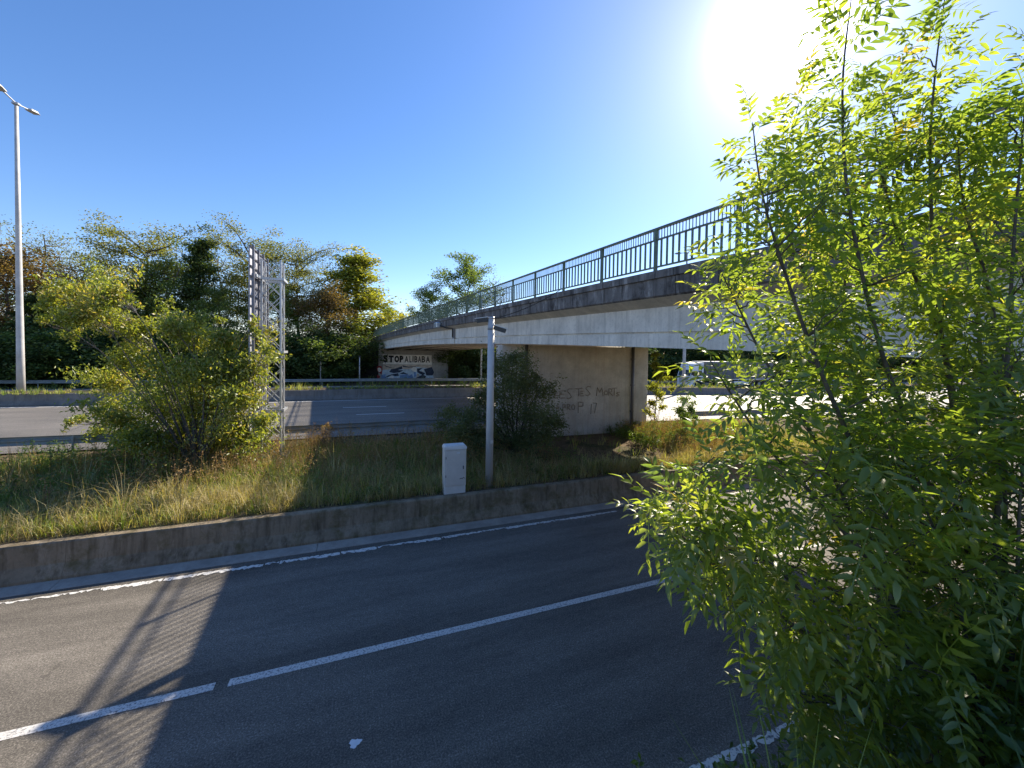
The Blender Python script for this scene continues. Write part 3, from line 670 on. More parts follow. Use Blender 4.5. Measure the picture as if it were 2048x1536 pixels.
# ------------------------------------------------------------------ foliage
def leaf_quads(C, N, L, Wd, rg, droop=0.0, up=.3, tint=None, fold=.18):
    """C (k,3) centres; rhombic leaf of 2 quads folded on the midrib"""
    k = len(C)
    d = rg.normal(0, 1, (k, 3)); d[:, 2] = d[:, 2]*.55-droop; d = unit(d)
    nn = rg.normal(0, 1, (k, 3)); nn[:, 2] = np.abs(nn[:, 2])+up; s = unit(np.cross(d, nn)); nn = unit(np.cross(s, d))
    L = L*rg.uniform(.65, 1.25, (k, 1)); Wd = Wd*rg.uniform(.7, 1.2, (k, 1))
    a = C-d*L*.5; t = C+d*L*.5-nn*L*.12; m = C-d*L*.02
    l = m+s*Wd*.5+nn*Wd*fold; r = m-s*Wd*.5+nn*Wd*fold
    V = np.stack([a, l, t, r], 1).reshape(-1, 3)
    i = np.arange(k)*4
    F = np.stack([np.stack([i, i+1, i+2], 1), np.stack([i, i+2, i+3], 1)], 1).reshape(-1, 3)
    T = np.repeat(rg.uniform(0, 1, k) if tint is None else tint, 4)
    return V, F, T
def limb(b, p0, p1, r0, r1, rg, sag=.0, wob=.08, n=5, sides=5):
    p0, p1 = np.array(p0, float), np.array(p1, float); L = np.linalg.norm(p1-p0); pts = []
    w = rg.normal(0, wob*L*.5, 3)
    for i in range(n):
        t = i/(n-1); pts.append(p0*(1-t)+p1*t+w*math.sin(math.pi*t)+np.array([0, 0, -sag*L*math.sin(math.pi*t)]))
    b.tube(pts, [r0*(1-i/(n-1))+r1*i/(n-1) for i in range(n)], sides, False); return pts
TREE_CACHE = {}
def tree_meshes(key, seed, H, cr, lo, leaf, nleaf, limbs, flat, shape, barkm, leafm, sparse=1.0):
    rg = np.random.default_rng(seed); tb_ = MB(); cl = []
    lean = rg.normal(0, .03*H, 2)
    tr_ = [np.array([lean[0]*t**1.5+rg.normal(0, .01*H), lean[1]*t**1.5+rg.normal(0, .01*H), H*.9*t-.3]) for t in np.linspace(0, 1, 8)]
    tr_[0][:2] = 0
    tb_.tube(tr_, [max(.02, H*.016*(1-t)**.8) for t in np.linspace(0, 1, 8)], 7, False)
    def onT(t): f = t*7; i = min(6, int(f)); return tr_[i]*(1-(f-i))+tr_[i+1]*(f-i)
    for i in range(limbs):
        t = lo+(1-lo)*(i+rg.random())/limbs; p = onT(t*.97); az = i*2.4+rg.normal(0, .4)
        fr = (t-lo)/(1-lo)
        prof = {'round': math.sqrt(max(.05, 1-(2*fr-1)**2*.85)), 'cone': 1.05-.85*fr, 'umbrella': .35+.75*fr if fr < .8 else 1.0}[shape]
        L = cr*prof*rg.uniform(.7, 1.15); rise = L*rg.uniform(.15, .6)
        q = p+np.array([math.cos(az)*L, math.sin(az)*L, rise]); q[2] = min(q[2], H*1.0)
        pts = limb(tb_, p, q, H*.0055, H*.0012, rg, .05, .12)
        cl += [(q, 1.0), (pts[3], .9)] + ([(pts[2], .7)] if L > 1.5 else [])
        for _ in range(3):
            s = pts[rg.integers(1, 4)]; e = s+rg.normal(0, L*.33, 3)+np.array([0, 0, L*.15]); limb(tb_, s, e, H*.002, H*.0006, rg, 0, .1, 4, 4); cl.append((e, .8))
    cl.append((onT(1.0)+np.array([0, 0, H*.06]), .8)); cl.append((onT(.95), .9))
    w = np.array([c[1] for c in cl]); w = w*rg.uniform(.3, 1.3, len(w)); w /= w.sum(); cnt = rg.multinomial(int(nleaf*sparse), w); Cs = []; Ts = []
    for (c, s), n_ in zip(cl, cnt):
        sg_ = cr*.165*s*np.array([1, 1, flat]); Cs.append(c+np.clip(rg.normal(0, 1, (n_, 3)), -1.7, 1.7)*sg_); Ts.append(np.clip(rg.normal(rg.uniform(.25, .75), .2, n_), 0, 1))
    C = np.concatenate(Cs); T = np.concatenate(Ts)
    V, F, T = leaf_quads(C, 0, leaf, leaf*.62, rg, .15, .5, T)
    me = mesh_np('crown', V, F, T); me.materials.append(MATS[leafm])
    tm = tb_.mesh('trunk', True); tm.materials.append(MATS[barkm])
    TREE_CACHE[key] = (tm, me, H)
def put_tree(key, x, ytop, v, label, name='tree', group=None, rz=0.0, wide=1.0, cat='tree', ybase=757):
    d = ray(x, ybase); t = v/d[1]; P = CPOS+d*t; zb = zt(P[0], P[1]); top = (CPOS+ray(x, ytop)*t)[2]
    tm, me, H = TREE_CACHE[key]; s = (top-zb)/H
    e = empty(name, (P[0], P[1], zb), label, cat, group)
    for nm, m_ in (('trunk', tm), ('crown', me)):
        o = bpy.data.objects.new(nm, m_); COL.objects.link(o); o.parent = e; o.scale = (s*wide, s*wide, s); o.rotation_euler = (0, 0, rz)
    return e
tree_meshes('green', 1, 18, 5.0, .30, .27, 17000, 22, .55, 'round', 'bark_grey', 'leaf_green')
tree_meshes('acacia', 2, 18, 5.2, .45, .25, 16000, 24, .48, 'umbrella', 'bark_dark', 'leaf_olive')
tree_meshes('dark', 3, 19, 3.2, .22, .28, 15000, 22, .6, 'cone', 'bark_dark', 'leaf_darkgreen')
tree_meshes('brown', 4, 15, 5.2, .25, .25, 17000, 22, .6, 'round', 'bark_grey', 'leaf_brown')
tree_meshes('sparse', 5, 17, 4.6, .35, .2, 5200, 22, .6, 'round', 'bark_grey', 'leaf_olive')
tree_meshes('bare', 6, 14, 3.8, .3, .16, 1500, 26, .6, 'round', 'bark_grey', 'leaf_brown')
tree_meshes('yellow', 7, 17, 4.0, .2, .3, 15000, 24, .55, 'cone', 'bark_grey', 'leaf_yellow')
tree_meshes('maple', 8, 16, 4.6, .3, .29, 12000, 20, .5, 'round', 'bark_dark', 'leaf_green')
tree_meshes('shrub', 9, 5, 2.6, .05, .2, 9000, 20, .7, 'round', 'bark_dark', 'leaf_darkgreen')
tree_meshes('shrub2', 10, 5, 2.4, .05, .2, 8000, 20, .7, 'round', 'bark_dark', 'leaf_green')
for key, x, yt, v, rz, wide, lab in (
    ('brown', 20, 478, 58, .3, 1.15, 'brown-leaved tree directly behind the tall clear-standing lamp mast'),
    ('sparse', 92, 446, 66, 1.0, 1.0, 'thin wispy grey-green tree rising above the brown tree'),
    ('sparse', 150, 485, 64, 2.2, 1.1, 'wispy olive tree beside the reddish bare tree'),
    ('bare', 205, 488, 62, .5, 1.2, 'reddish almost leafless tree between olive wispy tree and broad green tree'),
    ('acacia', 290, 458, 60, .9, 1.15, 'broad flat-topped olive green tree above the cherry shrub'),
    ('green', 330, 500, 58, 4.9, .9, 'rounded green tree tucked under the broad flat-topped tree'),
    ('dark', 388, 444, 59, .2, 1.05, 'narrow dark green pointed tree, highest of the wood'),
    ('sparse', 440, 480, 66, 4.0, .9, 'thin see-through tree just beside the dark pointed tree'),
    ('acacia', 500, 466, 61, 2.6, .95, 'yellowish flat-topped tree right behind the sign mast'),
    ('acacia', 598, 492, 60, 4.4, .9, 'dull green flat-topped tree between sign mast and pointed yellow-green tree'),
    ('sparse', 655, 506, 63, 3.1, .8, 'sparse greyish tree touching the pointed yellow-green tree'),
    ('yellow', 712, 490, 60, 1.2, 1.75, 'pointed yellow-green leafy tree at the bridge end of the wood'),
    ('brown', 655, 572, 56, 2.0, .95, 'tan brown bushy tree in front of the pointed yellow-green tree'),
    ('maple', 772, 606, 66, 1.0, .95, 'low green tree where the bridge railing meets the wood'),
    ('maple', 928, 503, 92, 2.5, .95, 'open-crowned tree standing up behind the bridge railing'),
    ('maple', 858, 560, 88, 4.1, .9, 'smaller bushy tree behind the railing beside the grey block'),
    ('bare', 996, 545, 92, 1.9, 1.0, 'bare twiggy tree behind the bridge railing'),
    ('green', -70, 500, 60, 2.8, 1.1, 'big green tree at the end of the wood beyond the lamp mast'),
    ('dark', 130, 560, 57, 2.0, 1.3, 'dark ivy-clad tree behind the pale top of the cherry shrub'),
    ('green', 560, 560, 57, 1.1, .9, 'dark green tree low behind the lattice of the sign mast'),
    ('green', 440, 560, 57, .1, .9, 'green tree low between cherry shrub and sign mast'),
    ('dark', 40, 560, 56, 1.0, 1.35, 'dark ivy-clad tree behind the foot of the lamp mast'),
    ('green', 230, 560, 57, 2.1, 1.0, 'green tree low behind the cherry shrub')):
    put_tree(key, x, yt, v, lab, 'tree', 'trees of the wood beyond the motorway', rz, wide)
# undergrowth along the far verge
rs = random.Random(11)
xs = [-60+30*i for i in range(26)]
for i, x in enumerate(xs):
    put_tree('shrub' if i % 3 else 'shrub2', x+rs.uniform(-8, 8), rs.uniform(650, 690), 53.2+rs.uniform(-.8, 1.6), ('dark leafy shrub' if i % 3 else 'lighter green leafy shrub')+' in the undergrowth behind the motorway guard rail', 'shrub', ('dark' if i % 3 else 'lighter')+' undergrowth shrubs along the far guard rail', rs.uniform(0, 6), 1.5, 'shrub')
for i, (x, yt, v, k) in enumerate(((908, 694, 58.6, 'shrub'), (918, 680, 61, 'shrub2'), (930, 690, 55, 'shrub'), (950, 680, 57, 'shrub'), (975, 660, 58, 'shrub2'), (1000, 690, 55, 'shrub'), (1030, 680, 57, 'shrub2'))):
    put_tree(k, x, yt, v, ('dark' if k == 'shrub' else 'lighter green')+' shrub seen under the bridge past the graffiti abutment', 'shrub', k+' plants under the bridge beyond the motorway', i*1.3, 1.4, 'shrub')
for i in range(22):
    x = 1270+38*i
    put_tree('green' if i % 3 == 0 else ('dark' if i % 3 == 1 else 'brown'), x, 600+rs.uniform(-25, 25), 62+rs.uniform(-2, 4), ['rounded green', 'dark pointed', 'brown-leaved'][i % 3]+' woodland tree behind the lorry beyond the motorway', 'tree', ['green', 'dark', 'brown'][i % 3]+' woodland trees behind the lorry', rs.uniform(0, 6), 1.2)
    put_tree('shrub', x+15, 690, 56.5+rs.uniform(-1, 1), 'dark shrub at the wood edge behind the lorry', 'shrub', 'shrubs behind the lorry', rs.uniform(0, 6), 1.8, 'shrub')
# shrubs traced as clumps of leaves on limbs
def clump_plant(name, base, clumps, depth, leaf, nper, leafm, barkm, label, cat, seed, r0=.06, droop=.5, stems=4, djit=.8, ratio=.5):
    rg = np.random.default_rng(seed); b = MB(); Cs = []; Ts = []
    e = empty(name, tuple(base), label, cat)
    tips = [np.array(base)+np.array([rg.normal(0, .12), rg.normal(0, .12), .1]) for _ in range(stems)]
    for (x, y, rr) in clumps:
        d = depth+rg.normal(0, djit*.5); c = at(x, y, d); R_ = rr/FPX*d
        p = tips[rg.integers(0, stems)]; pts = limb(b, p+np.array([0, 0, -.15]), c, r0*rg.uniform(.5, 1), r0*.12, rg, -.12, .12, 6, 5)
        for _ in range(5):
            q = c+rg.normal(0, R_*.8, 3)*np.array([1, 1, .9]); limb(b, pts[4], q, r0*.2, r0*.05, rg, 0, .15, 4, 4)
            m_ = int(nper*(rr/40.0)**2/5)+3
            # drooping sprays: leaves hang along short twigs
            tt = rg.uniform(0, 1, (m_, 1)); Cs.append(c*(1-tt)+q*tt+rg.normal(0, R_*.30, (m_, 3))*np.array([1, 1, .8])); Ts.append(np.clip(rg.normal(rg.uniform(.25, .75), .18, m_), 0, 1))
    C = np.concatenate(Cs); T = np.concatenate(Ts); C[:, 2] = np.maximum(C[:, 2], base[2]+.05)
    V, F, T = leaf_quads(C, 0, leaf, leaf*ratio, rg, droop, .3, T)
    me = mesh_np('foliage', V, F, T); me.materials.append(MATS[leafm])
    tw = b.mesh('branches', True); tw.materials.append(MATS[barkm])
    for nm, m_ in (('branches', tw), ('foliage', me)): link(nm, m_, None, e)
    return e
base = onz(395, 915, .95); base = CPOS+(base-CPOS)*.93; base[2] = .92
clump_plant('cherry_shrub', base, [(105, 598, 30), (150, 585, 40), (195, 560, 32), (215, 600, 36), (240, 590, 20), (160, 630, 36), (205, 640, 36), (90, 640, 12), (150, 668, 16), (255, 655, 34), (300, 650, 34), (345, 660, 36),
    (328, 615, 14), (335, 635, 18), (390, 650, 24), (400, 685, 42), (450, 675, 36), (440, 640, 12), (500, 690, 34), (505, 655, 16), (270, 715, 50), (350, 735, 62), (435, 740, 64), (505, 745, 40), (535, 700, 18), (548, 715, 10),
    (240, 765, 45), (320, 800, 70), (415, 815, 72), (495, 805, 46), (205, 820, 30), (160, 838, 16), (140, 848, 10), (235, 830, 40), (370, 860, 60), (290, 860, 44), (465, 850, 44), (520, 840, 25), (430, 885, 40), (340, 890, 44), (250, 885, 36), (200, 860, 26), (500, 885, 30)],
    14.2, .14, 1250, 'leaf_cherry', 'bark_grey', 'big cherry-like shrub with drooping yellow-green leaves before the sign mast', 'shrub', 21, .042, .75, 6, 1.5, .42)
base = onz(1035, 905, .95); base[2] = .9
clump_plant('bush', base, [(1000, 735, 34), (1030, 715, 30), (1015, 765, 40), (985, 785, 36), (1045, 775, 44), (1082, 785, 26), (1000, 835, 48), (1060, 835, 44), (1105, 840, 20), (1120, 850, 8), (958, 800, 26), (935, 835, 30),
    (900, 828, 22), (1040, 875, 46), (960, 875, 40), (915, 865, 30), (1090, 870, 26), (1075, 755, 14), (880, 850, 18)],
    15.4, .105, 1700, 'leaf_pier', 'bark_dark', 'shaded dark bush in front of the bridge pier wall', 'bush', 22, .05, .3, 6, .9, .5)
base = onz(1306, 850, .85); base[2] = .8
clump_plant('sapling', base, [(1313, 708, 8), (1312, 730, 13), (1318, 752, 14), (1308, 775, 13), (1320, 790, 12), (1305, 805, 11), (1340, 755, 7), (1345, 777, 7), (1300, 825, 9), (1325, 815, 8)],
    20.0, .12, 3600, 'leaf_yellow', 'bark_grey', 'slender yellow-leaved sapling beside the lit edge of the pier', 'sapling', 23, .025, .4, 3, .3)
base = onz(1372, 850, .85); base[2] = .8
clump_plant('sapling', base, [(1370, 800, 12), (1362, 820, 14), (1382, 818, 12), (1372, 836, 16), (1392, 835, 8)],
    19.5, .12, 3000, 'weed_green', 'bark_grey', 'small green sapling between the pier and the ash tree', 'sapling', 24, .02, .4, 3, .3)
base = onz(645, 905, .95); base[2] = .9
clump_plant('weed', base, [(655, 852, 7), (648, 866, 9), (638, 876, 10), (628, 884, 10), (650, 885, 9), (642, 895, 10)], 17.0, .09, 3200, 'weed_brown', 'twig', 'tall withered weed at the edge of the bridge shadow near the sign mast', 'weed', 25, .012, .2, 4, .3)
base = onz(644, 935, .95); base[2] = .88
clump_plant('thistle', base, [(640, 908, 4), (646, 914, 5), (650, 922, 4), (643, 926, 4)], 15.4, .05, 5200, 'grass_straw', 'twig', 'pale dried thistle head in the shaded grass near the sign mast', 'thistle', 26, .010, .2, 2, .1)
# ------------------------------------------------------------------ grass and weeds
def in_bridge_bare(u, v): return (5.3 < u) & (u < 12.3) & (v > 12.2) & (v < 17.9)
def grass(name, n, us_, vs_, hfun, wid, leafm, label, seed, dens=None, tintf=None, zfun=None, bend=.55, cat=None, tuft=9, rad=.10):
    """blades in tufts: every tuft has its own height, lean and colour"""
    rg = np.random.default_rng(seed); nt_ = n//tuft
    u = rg.uniform(*us_, nt_*4); v = rg.uniform(*vs_, nt_*4)
    k = dens(u, v) if dens else np.ones_like(u); keep = rg.random(nt_*4) < k; u = u[keep][:nt_]; v = v[keep][:nt_]; nt_ = len(u)
    h0 = hfun(u, v, rg)*rg.lognormal(0, .35, nt_); T0 = tintf(u, v, rg) if tintf else rg.random(nt_); az0 = rg.uniform(0, 2*np.pi, nt_); R0 = rad*rg.uniform(.4, 1.5, nt_)
    rep = lambda a: np.repeat(a, tuft); n = nt_*tuft
    da = rg.uniform(0, 2*np.pi, n); dr = np.abs(rg.normal(0, 1, n))*rep(R0); u = rep(u)+np.cos(da)*dr; v = np.clip(rep(v)+np.sin(da)*dr, vs_[0], vs_[1]+.3)
    z = np.array([zt(a, b) for a, b in zip(u, v)]) if zfun is None else zfun(u, v)
    h = rep(h0)*rg.uniform(.6, 1.2, n); az = np.where(rg.random(n) < .5, da, rep(az0)+rg.normal(0, .7, n))
    lean = rg.uniform(.1, 1, n)*bend; d = np.stack([np.cos(az), np.sin(az), np.zeros(n)], 1); a2 = az+np.pi/2+rg.normal(0, .7, n); s = np.stack([np.cos(a2), np.sin(a2), np.zeros(n)], 1)
    P = np.stack([u, v, z-.03], 1); w = wid*rg.uniform(.6, 1.3, (n, 1)); H_ = h[:, None]; up = np.array([0, 0, 1.])
    m = P+up*H_*.55+d*H_*(lean[:, None]*.28); t = P+up*H_*(1-.5*np.minimum(lean[:, None], 1.2)**2)+d*H_*lean[:, None]*.95
    V = np.stack([P-s*w/2, P+s*w/2, m-s*w*.4, m+s*w*.4, t], 1).reshape(-1, 3); i = np.arange(n)*5
    F = np.stack([np.stack([i, i+1, i+3], 1), np.stack([i, i+3, i+2], 1), np.stack([i+2, i+3, i+4], 1)], 1).reshape(-1, 3)
    T = rep(T0)+rg.normal(0, .12, n)
    me = mesh_np(name, V, F, np.repeat(np.clip(T, 0, 1), 5)); me.materials.append(MATS[leafm])
    return tag(link(name, me), label, cat or 'grass', None, 'stuff')
def patch(u, v, s, seed): 
    return .5+.5*np.sin(u*s+seed)*np.sin(v*s*1.7+seed*2.1+np.sin(u*s*.63))
def bare(u, v): return 1-.97*((u > 6.2) & (u < 12.7) & (v > 13.2-.1*(u-6)) & (v < 17.9))
HB = lambda u, v: sum(.0*u)
grass('grass', 80000, (-19, 22), (11.95, 18.4), lambda u, v, r: .20+.24*patch(u, v, .9, 1)+.0*u, .016, 'grass_green', 'mixed green and yellowing grass on the verge behind the barrier', 31,
      lambda u, v: bare(u, v)*(.45+.55*patch(u, v, .7, 2)), lambda u, v, r: np.clip(.55-.33*((v-12)/6)+.25*(patch(u, v, .8, 4)-.5)+r.normal(0, .2, len(u)), 0, 1), None, .95)
grass('dry_grass', 52000, (-19, 22), (11.9, 17.5), lambda u, v, r: .30+.25*patch(u, v, 1.1, 5), .012, 'grass_straw', 'pale straw-coloured dry grass leaning over the barrier', 32,
      lambda u, v: bare(u, v)*np.clip(1.25-(v-11.8)/3.6, .15, 1)*(.35+.65*patch(u, v, 1.2, 6)), None, None, 1.15)
grass('dry_grass', 14000, (-19, 22), (15, 18.6), lambda u, v, r: .45+.35*patch(u, v, 1.1, 8), .009, 'weed_brown', 'reddish brown dead stalks around the foot of the sign mast', 33,
      lambda u, v: bare(u, v)*(.2+.8*patch(u, v, .9, 9)), None, None, .6)
grass('median_grass', 9000, (-36, 60), (35.5, 37.2), lambda u, v, r: .16+.25*patch(u, v, .8, 3), .03, 'grass_green', 'short grass on the motorway median strip', 34, None,
      lambda u, v, r: np.clip(.6+r.normal(0, .2, len(u)), 0, 1), lambda u, v: np.array([zm(a)+.80 for a in u]), .6)
grass('verge_grass', 9000, (-60, 60), (48.6, 53), lambda u, v, r: .35+.3*patch(u, v, .6, 3), .04, 'grass_green', 'rough grass behind the far motorway guard rail', 35, None,
      lambda u, v, r: np.clip(.25+r.normal(0, .2, len(u)), 0, 1), None, .6)
def weeds(name, n, us_, vs_, h0, leafm, label, seed, dens, leafsize, nl, cat='weeds', spread=.16):
    rg = np.random.default_rng(seed); u = rg.uniform(*us_, n*4); v = rg.uniform(*vs_, n*4); keep = rg.random(n*4) < dens(u, v); u, v = u[keep][:n], v[keep][:n]
    b = MB(); Cs = []; Ts = []
    for a, c in zip(u, v):
        z = zt(a, c); h = h0*rg.uniform(.5, 1.3); tl = np.array([rg.normal(0, .16)*h, rg.normal(0, .16)*h, h]); p = np.array([a, c, z-.03])
        b.tube([p, p+tl*.5, p+tl], [.008, .006, .003], 3, False); t0 = rg.uniform(.2, .8)
        m_ = int(nl*h/h0); f = rg.uniform(.12, 1.0, (m_, 1)); Cs.append(p+tl*f+rg.normal(0, spread, (m_, 3))*(1.25-f)*np.array([1, 1, .4])); Ts.append(np.clip(rg.normal(t0, .15, m_), 0, 1))
    V, F, T = leaf_quads(np.concatenate(Cs), 0, leafsize, leafsize*.45, rg, .2, .4, np.concatenate(Ts)); nb_ = len(V)
    sv_ = np.array(b.v); sf = np.array([q for f4 in b.f for q in ((f4[0], f4[1], f4[2]), (f4[0], f4[2], f4[3]))])
    me = mesh_np(name, np.concatenate([V, sv_]), np.concatenate([F, sf+nb_]), np.concatenate([T, np.full(len(sv_), .3)])); me.materials.append(MATS[leafm])
    return tag(link(name, me), label, cat, None, 'stuff')
weeds('weeds', 620, (-8, 6.5), (13.8, 18.5), .85, 'weed_brown', 'brown withered weeds between the cherry shrub and the pier bush', 41, lambda u, v: .15+.85*patch(u, v, 1.1, 3), .07, 26)
weeds('weeds', 420, (12.3, 17), (12.6, 17.6), .75, 'weed_brown', 'sunlit rusty brown weeds beside the pier', 42, lambda u, v: (u > 12.6+.0*v)*(.2+.8*patch(u, v, 1.4, 7)), .07, 30)
weeds('weeds', 420, (12.0, 18), (13.4, 18.2), .5, 'weed_green', 'bright green weeds at the sunlit foot of the pier', 43, lambda u, v: (v > 14.5)*(.3+.7*patch(u, v, 1.0, 1)), .10, 34)
weeds('weeds', 360, (-18, -5.5), (14.2, 18.6), .8, 'weed_green', 'dark leafy weeds left of the cherry shrub foot', 44, lambda u, v: (.25+.75*patch(u, v, .8, 5)), .09, 34)
weeds('weeds', 420, (-1, 7.5), (12.0, 16), .55, 'weed_brown', 'grey-brown dry weeds around the cabinet and camera pole', 45, lambda u, v: (.2+.8*patch(u, v, 1.3, 2)), .05, 26)
weeds('weeds', 300, (-2, 8.5), (12.0, 15), .35, 'weed_green', 'low green weeds along the barrier top by the cabinet', 46, lambda u, v: (.1+.9*patch(u, v, 1.7, 8)), .07, 26)
weeds('weeds', 500, (2.6, 14), (-.5, 3.3), .9, 'weed_green', 'dark rank weeds under the ash tree at the slip road edge', 47, lambda u, v: np.ones_like(u), .10, 40)
grass('bank_grass', 16000, (-3, 16), (-.5, 3.1), lambda u, v, r: .35+.0*u, .012, 'grass_green', 'rough dark grass on the bank under the ash tree', 48, None, lambda u, v, r: np.clip(.2+r.normal(0, .15, len(u)), 0, 1))
# moss and small weeds in the gutter joint
weeds('moss', 160, (-14, 10), (11.33, 11.40), .07, 'weed_green', 'small weeds rooted in the joint at the barrier foot', 49, lambda u, v: (patch(u, v*0, .9, 3) > .62)*1.0, .035, 14, 'weeds', .04)
# ------------------------------------------------------------------ ash tree in the foreground
def ash_leaf(rg, L=.25, pairs=5, curl=.3):
    """pinnate leaf along +X, up = +Z; leaflets are folded and droop"""
    V = []; F = []
    def rach(t): return np.array([L*t, 0, -curl*L*t*t*.8])
    rw = .0022
    pts = [rach(t) for t in (0, .35, .7, 1)]
    for p in pts: V.extend([p+np.array([0, rw, 0]), p+np.array([0, -rw, 0])])
    for i in range(3): F += [(2*i, 2*i+1, 2*i+3), (2*i, 2*i+3, 2*i+2)]
    def leaflet(p, d, ln, wd, roll):
        d = d/np.linalg.norm(d); s = np.cross(np.array([0, 0, 1.]), d); s /= np.linalg.norm(s); n = np.cross(d, s)
        s = s*math.cos(roll)+n*math.sin(roll); n = np.cross(d, s); k = len(V)
        c1 = p+d*ln*.32+n*.004; c2 = p+d*ln*.68-n*ln*.03; tip = p+d*ln-n*ln*.13
        V.extend([p, c1+s*wd*.5+n*wd*.16, c1, c1-s*wd*.5+n*wd*.16, c2+s*wd*.40+n*wd*.12, c2, c2-s*wd*.40+n*wd*.12, tip])
        F.extend([(k, k+2, k+1), (k, k+3, k+2), (k+1, k+2, k+5), (k+1, k+5, k+4), (k+2, k+3, k+6), (k+2, k+6, k+5), (k+4, k+5, k+7), (k+5, k+6, k+7)])
    for i in range(pairs):
        t = .30+.62*i/(pairs-1); p = rach(t); ln = L*(.34-.06*abs(i-pairs*.45)/pairs*2)*rg.uniform(.85, 1.12)
        for s in (-1, 1):
            a = s*R(rg.uniform(46, 66)); leaflet(p, np.array([math.cos(a), math.sin(a), rg.uniform(-.55, .05)]), ln, ln*.29, s*rg.uniform(-.3, .5))
    leaflet(rach(1), np.array([1, rg.uniform(-.2, .2), -.4-curl]), L*.32, L*.095, 0)
    return np.array(V), np.array(F)
rg = np.random.default_rng(77)
LT = [ash_leaf(rg, .25, p, c) for p, c in ((4, .2), (5, .35), (5, .6), (4, .8), (5, .1), (4, .5))]
LM = []
for V_, F_ in LT:
    me = mesh_np('leaf', V_, F_, np.full(len(V_), .5)); me.materials.append(MATS['leaf_ash']); LM.append(me)
base = at(1905, 1536, 2.6); base[2] = zt(base[0], base[1])
ash = empty('ash_tree', tuple(base), 'leafy young ash tree with backlit feathery leaves filling the slip road bank', 'tree')
# stems as (px x, px y, metres from camera)
STEMS = [
 [(1905, 1800, 3.7), (1915, 1300, 3.7), (1850, 950, 3.6), (1762, 700, 3.5), (1700, 420, 3.4), (1685, 180, 3.4), (1706, -30, 3.4)],
 [(1935, 1800, 3.9), (1945, 1300, 3.9), (1915, 900, 3.9), (1875, 600, 3.8), (1860, 330, 3.7), (1870, 150, 3.7), (1892, -20, 3.7)],
 [(1890, 1800, 3.5), (1850, 1250, 3.4), (1730, 950, 3.3), (1640, 740, 3.2), (1575, 560, 3.2), (1525, 390, 3.2), (1505, 245, 3.2)],
 [(1960, 1800, 3.4), (1985, 1200, 3.3), (2010, 800, 3.2), (2030, 450, 3.2), (2060, 110, 3.2)],
 [(1890, 1800, 3.2), (1800, 1250, 3.0), (1650, 1020, 2.9), (1540, 900, 2.9), (1470, 800, 2.9), (1420, 720, 2.9)],
 [(1890, 1800, 3.3), (1780, 1380, 3.1), (1600, 1180, 3.0), (1450, 1060, 3.0), (1350, 985, 3.0), (1300, 965, 3.0)],
 [(1930, 1800, 2.8), (1850, 1450, 2.6), (1750, 1260, 2.5), (1620, 1150, 2.5), (1540, 1120, 2.5)],
 [(1960, 1800, 2.6), (1960, 1450, 2.5), (1900, 1150, 2.5), (1820, 950, 2.5), (1760, 820, 2.5)],
 [(1940, 1800, 4.3), (1900, 1300, 4.3), (1780, 900, 4.3), (1660, 660, 4.3), (1580, 480, 4.2), (1560, 360, 4.2), (1600, 200, 4.2)],
 [(1970, 1800, 4.0), (1960, 1200, 4.0), (1900, 750, 4.0), (1800, 480, 3.9), (1760, 330, 3.9), (1750, 250, 3.9)],
 [(1990, 1800, 3.7), (2010, 1100, 3.7), (1990, 650, 3.7), (1930, 420, 3.6), (1915, 280, 3.6)],
 [(1980, 1800, 4.4), (2000, 1200, 4.4), (1960, 700, 4.4), (1950, 350, 4.3), (1960, 200, 4.3)],
 [(1900, 1800, 2.9), (1800, 1550, 2.7), (1700, 1420, 2.6), (1620, 1380, 2.6)],
 [(1960, 1800, 2.7), (2000, 1500, 2.5), (2030, 1250, 2.5), (2040, 1000, 2.5), (2060, 800, 2.6)],
 [(1880, 1800, 3.2), (1740, 1400, 3.1), (1560, 1230, 3.05), (1430, 1130, 3.05), (1350, 1060, 3.05), (1310, 1030, 3.05)],
 [(1870, 1800, 3.5), (1760, 1200, 3.6), (1640, 900, 3.6), (1530, 720, 3.6), (1470, 600, 3.6), (1440, 540, 3.6)],
 [(1920, 1800, 4.0), (1830, 1200, 4.1), (1720, 820, 4.1), (1690, 560, 4.1), (1790, 300, 4.0), (1760, 170, 4.0)],
]
# left outline of the crown as seen in the photograph: (y, smallest x)
OUT = [(-60, 1570), (60, 1590), (150, 1560), (205, 1470), (270, 1440), (330, 1475), (400, 1480), (430, 1425), (500, 1430), (545, 1405), (600, 1402), (650, 1415), (700, 1380), (730, 1395), (780, 1440), (850, 1430), (900, 1400), (935, 1300), (955, 1255), (1000, 1280), (1060, 1300), (1120, 1325), (1170, 1400), (1220, 1450), (1300, 1530), (1380, 1540), (1420, 1400), (1470, 1440), (1536, 1590), (1700, 1600)]
OUTY = np.array([a for a, b in OUT]); OUTX = np.array([b for a, b in OUT])
DS = .68; LP = []      # leaf placements: pos, dir, size, variant, tint
def spline(pts, n):
    pts = np.array(pts); k = len(pts); out = []
    for t in np.linspace(0, k-1.0001, n):
        i = int(t); f = t-i; p0, p1, p2, p3 = pts[max(i-1, 0)], pts[i], pts[min(i+1, k-1)], pts[min(i+2, k-1)]
        out.append(.5*((2*p1)+(-p0+p2)*f+(2*p0-5*p1+4*p2-p3)*f*f+(-p0+3*p1-3*p2+p3)*f**3))
    return np.array(out)
